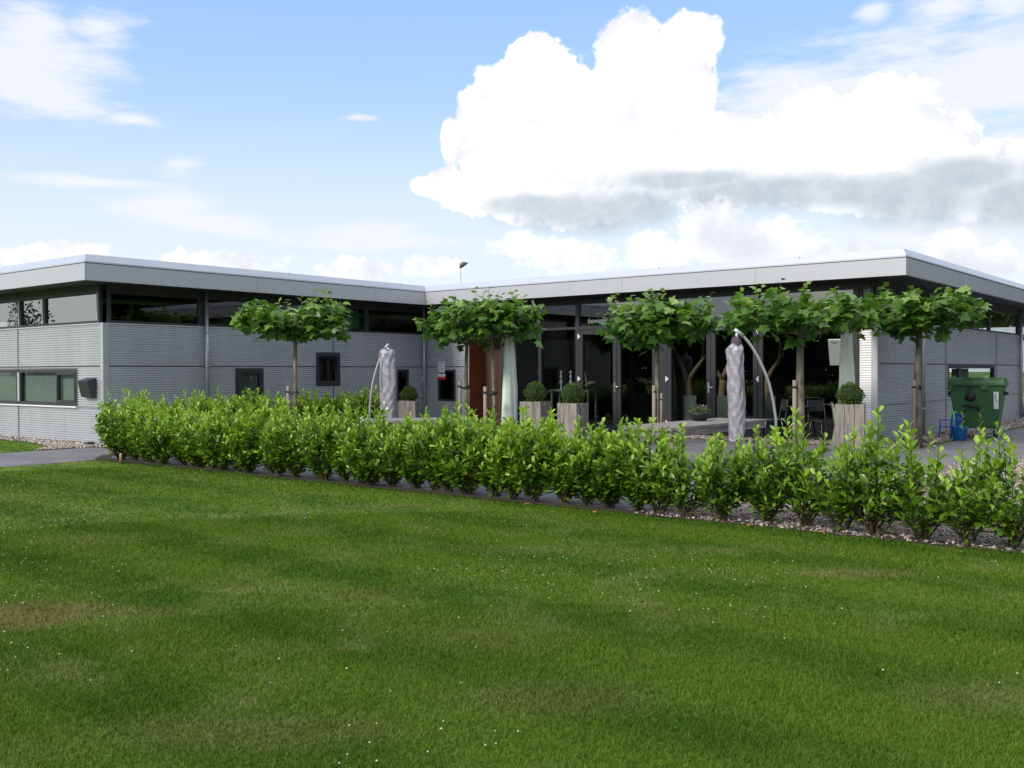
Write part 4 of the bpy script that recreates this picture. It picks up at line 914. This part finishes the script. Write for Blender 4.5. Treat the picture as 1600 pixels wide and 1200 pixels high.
for (x, y, rz, lb) in ((11.25, 8.45, 60, 'chrome framed bistro chair right of the thick tree trunk before the glass'), (10.25, 8.4, -50, 'chrome framed bistro chair left of the bistro table in the shade')):
    t = thing('bistro_chair', (x, y, .01), lb, 'chair', 'bistro chairs before the glass', R(rz))
    mb = MB(); mb.box(-.2, .2, -.2, .2, .44, .46); mb.build('seat', mat('dark_table', (0, 0, 0)), t)
    for sx in (-1, 1): mb = MB(); mb.tube([(sx * .2, -.22, 0), (sx * .2, -.2, .44), (sx * .2, .18, .45), (sx * .19, .24, .85)], .011, 6); mb.tube([(sx * .19, .24, 0), (sx * .2, .1, .44)], .011, 6); mb.build('side_frame', chrome, t)
    mb = MB(); mb.box(-.19, .19, .225, .245, .62, .84); mb.build('backrest', mat('dark_table', (0, 0, 0)), t)

# ------------------------------------------------------------------ green wheeled container
t = thing('waste_container', (13.12, 12.25, .004), 'green four-wheeled waste container standing by the right side wall', 'waste container', None, FZ + R(-32)); t.scale = (.80, .82, .93)
mb = MB(); mb.taper(0, 0, .22, 1.17, .50, .34, .64, .46); mb.build('bin_body', binm, t, bevel=.03)
mb = MB(); mb.box(-.68, .68, -.50, .50, 1.172, 1.24)
for a, b in ((-.68, -.54), (.12, .30)): mb.box(a, b, -.515, -.44, 1.08, 1.171)
mb.build('rim', binm, t, bevel=.012)
mb = MB(); vs = []; nn = 12
for i in range(nn + 1):
    a = math.pi * i / nn; yy = -.49 * math.cos(a); zz = 1.242 + .115 * math.sin(a) ** .7
    for sx in (-.65, .65): vs.append((sx, yy, zz))
fs = [(2 * i, 2 * i + 1, 2 * i + 3, 2 * i + 2) for i in range(nn)] + [tuple(range(0, 2 * nn + 2, 2)), tuple(reversed(range(1, 2 * nn + 2, 2)))]
mb.add(vs, fs); 
for a, b in ((-.30, .16), (.34, .60)): mb.box(a, b, -.46, -.30, 1.28, 1.36)
mb.build('lid', binm, t)
mb = MB(); mb.box(-.20, -.10, -.475, -.42, 1.05, 1.17); mb.lathe([(.13, -.05), (.15, 0), (.06, .09), (.02, .09)], (0, 0, 0), 16)
mb.v = mb.v[:8] + [(x - .14, -.42 - z * .55, y * .75 + .93) for (x, y, z) in mb.v[8:]]
mb.build('lock_cap', blackp, t)
mb = MB(); mb.tube([(-.27, -.425, .62), (-.26, -.46, .71), (-.10, -.47, .72), (.05, -.46, .71), (.06, -.425, .62)], .035, 8); mb.build('grip', blackp, t)
mb = MB(); mb.add([(.42, -.416, .66), (.535, -.416, .66), (.535, -.468, 1.04), (.42, -.468, 1.04)], [(0, 1, 2, 3)]); st = mb.build('sticker', white, t)
mb = MB(); mb.add([(.47, -.452, .88), (.49, -.4555, .90), (.46, -.461, .95), (.50, -.465, 1.00), (.48, -.466, 1.01), (.435, -.4615, .95)], [(0, 1, 2, 5), (2, 3, 4, 5)]);
mb.add([(.47, -.4525, .88), (.51, -.447, .83), (.50, -.4445, .80), (.455, -.4535, .88)], [(0, 1, 2, 3)]); mb.build('mark', teal, st)
for sx in (-1, 1): mb = MB(); mb.tube([(sx * .62, 0, 1.0), (sx * .72, 0, 1.0)], .04, 8); mb.build('trunnion', blackp, t)
for sx in (-.42, .42):
    for sy in (-.26, .26):
        mb = MB(); mb.tube([(sx - .028, sy, .10), (sx + .028, sy, .10)], .10, 18); wv = mb.build('wheel', strap, t)
        h = MB(); h.tube([(sx - .032, sy, .10), (sx + .032, sy, .10)], .055, 14); h.build('hub', zinc, wv)
        h = MB(); h.box(sx - .05, sx - .034, sy - .02, sy + .05, .10, .23); h.box(sx + .034, sx + .05, sy - .02, sy + .05, .10, .23); h.box(sx - .06, sx + .06, sy - .03, sy + .07, .205, .235); h.build('fork', zinc, wv)
# bucket with spade
t = thing('blue_bucket', (13.06, 11.05, .004), 'bright blue tub beside the small blue chair before the green container', 'bucket')
mb = MB(); mb.lathe([(.12, 0), (.155, .27), (.165, .275), (.15, .28), (.115, .02)], n=20); mb.build('tub', blue2, t)
t = thing('toy_spade', (12.97, 11.03, .03), 'light green toy spade standing in the bright blue tub', 'toy spade')
mb = MB(); mb.tube([(0, 0, 0), (-.02, .0, .56)], .018, 8); mb.box(-.07, .04, -.012, .012, .52, .56); mb.build('handle', lime, t)
# young plants growing up near the container
def seedling(x, y, h, label, n=9):
    t = thing('young_plant', (x, y, .005), label, 'plant', 'young plants before the container')
    g = np.random.default_rng(int(h * 1000)); mb = MB(); mb.tube([(0, 0, 0), (.02, 0, h * .5), (.01, .02, h)], [.007, .006, .003], 5); mb.build('stem', mat('green_stem', (.12, .2, .04), .6), t)
    P = np.array([[.01, .01, h * (.35 + .65 * i / (n - 1))] for i in range(n)]); D = np.array([[math.cos(i * 2.4), math.sin(i * 2.4), .9] for i in range(n)])
    V, Fc = place(LT, LF, P, D, np.tile([0, 0, 1.], (n, 1)), g.uniform(.09, .15, n)); np_mesh('foliage', V, Fc, LAUREL_Y, tone=np.repeat(g.random(n), 8), parent=t)
seedling(13.25, 10.45, .62, 'thin young plant before the blue tub'); seedling(13.52, 10.7, .58, 'thin young plant right of the blue tub, before the container'); seedling(14.4, 4.2, .6, 'thin young plant on the gravel, nearest the hedge')
# loose boulders / dark hose near base of right wall
t = thing('pallet_scrap', (12.55, 9.75, .02), 'low dark heap of stone slabs at the foot of the right side wall', 'stones')
mb = MB()
for k in range(5): mb.box(-.3 + k * .12, -.16 + k * .12, -.1 + .03 * (k % 2), .14, 0, .05 + .02 * (k % 3), 0, Matrix.Rotation(R(8 * k - 15), 4, 'Z'))
mb.build('slabs', mat('dark_slab', (.10, .10, .10), .8, var=.3), t, bevel=.006)
# wooden peg at the left end of the hedge, dark cap at the corner of the building
o = MB(); o.tube([(0, 0, 0), (.05, -.03, .16)], [.022, .020], 8); q = o.build('wooden_peg', mat('fresh_wood', (.42, .30, .15), .8, var=.2), None, (4.02, -1.93, .005)); tag(q, 'short pale wooden peg leaning in the soil by the left end of the hedge', 'peg')
o = MB(); o.lathe([(.12, 0), (.10, .04), (.03, .055)], n=14); q = o.build('drain_cap', blackp, None, (-.12, -.22, .02)); tag(q, 'black drain cap in the gravel at the left building corner', 'drain cap')
# fallen leaves
fl = [(6.03, -4.55, 'brown'), (13.05, -2.12, ''), (12.2, -1.98, ''), (15.2, -1.93, ''), (14.6, -1.98, ''), (5.2, -4.3, 'brown')]
lab = ['brown fallen leaf lying alone on the lawn at the left', 'orange fallen leaf on the turf edge before the middle of the hedge', 'withered leaf on the turf edge left of the hedge middle', 'orange fallen leaf at the turf edge before the right hedge shrubs', 'red brown fallen leaf at the turf edge near the right covered umbrella', 'small brown fallen leaf at the far left of the lawn']
for k, (x, y, c_) in enumerate(fl):
    V, Fc = place(LT, LF, np.array([[0, 0, .0]]), np.array([[math.cos(k * 2.), math.sin(k * 2.), .15]]), np.array([[0, 0, 1.]]), np.array([.11])); q = np_mesh('fallen_leaf', V, Fc, mat('brown_leaf', (.16, .055, .025), .7) if c_ else orange)
    q.location = (x, y, .036); tag(q, lab[k], 'leaf', 'fallen leaves')

# ------------------------------------------------------------------ street lamp behind the roof
t = thing('street_lamp', (-11.52, 23.52, 0), 'street lamp rising behind the roof above the inner corner', 'street lamp')
mb = MB(); mb.tube([(0, 0, 0), (0, 0, 3), (0, 0, 6.15)], [.07, .05, .035], 8); mb.build('pole', lampw, t)
mb = MB(); hx = Vector((RGT.x, RGT.y, 0))
mb.tube([Vector((0, 0, 6.15)) - hx * .02, Vector((0, 0, 6.30)) + hx * .06, Vector((0, 0, 6.36)) + hx * .18, Vector((0, 0, 6.38)) + hx * .34], [.035, .12, .10, .02], 8); mb.build('lamp_head', lampm, t)

# ------------------------------------------------------------------ distant trees behind the viewer and to the right (seen in the glass)
def far_trees(name, spots, label, seed, nl=900, lf=.36):
    g = np.random.default_rng(seed); Ps, Ds, Ss = [], [], []
    for (x, y, h, r) in spots:
        n = nl; u = g.normal(0, 1, (n, 3)); u /= np.linalg.norm(u, axis=1, keepdims=True); P = u * (g.random((n, 1)) ** .3) * [r, r, h * .48] * (1 + .2 * np.sin(u[:, :1] * 5)) + [x, y, h * .52]
        Ps.append(P); Ds.append(u + g.normal(0, .5, (n, 3))); Ss.append(g.uniform(.5, 1.1, n) * r * lf)
    P = np.concatenate(Ps); D = np.concatenate(Ds); tv = np.array([[0, 0, 0], [.5, .3, .03], [1, 0, 0], [.5, -.3, .03]])
    V, Fc = place(tv, np.array([[0, 3, 2, 1]]), P, D, g.normal(0, 1, (len(P), 3)), np.concatenate(Ss)); V[:, 2] = np.maximum(V[:, 2], .01)
    o = np_mesh(name, V, Fc, FAR, tone=g.random(len(Fc))); tag(o, label, 'trees', kind='stuff')
g = random.Random(3)
sp = [(x + g.uniform(-1, 1), -70 + g.uniform(-4, 4), g.uniform(4.6, 6.2), g.uniform(2.4, 3.4)) for x in np.arange(-62, 26, 2.4)]
sp += [(-41, -20, 4.6, 1.6), (-50, -24, 5.5, 2.2)]
sp_small = sp[-2:]; sp = sp[:-2]
far_trees('far_wood', sp, 'far row of trees beyond the lawn, seen in the glass', 4)
far_trees('far_wood', [(-45.5, -20.2, 5.6, 1.3), (-47, -20.0, 7.0, .8), (-46, -21.6, 3.6, 1.2)], 'tree across the lawn at the left, seen only in the clerestory glass', 6, 1500, .22)
sp = [(48 + g.uniform(-2, 2), y, g.uniform(12, 16), g.uniform(4.5, 5.5)) for y in np.arange(-10, 90, 4.5)] + [(x, 88, g.uniform(13, 17), 5.) for x in np.arange(16, 50, 4.5)]
far_trees('far_wood', sp, 'row of trees to the right, seen in the glass of the right side', 5)

sc.render.engine = 'CYCLES'
sc.cycles.max_bounces = 8; sc.cycles.transparent_max_bounces = 12
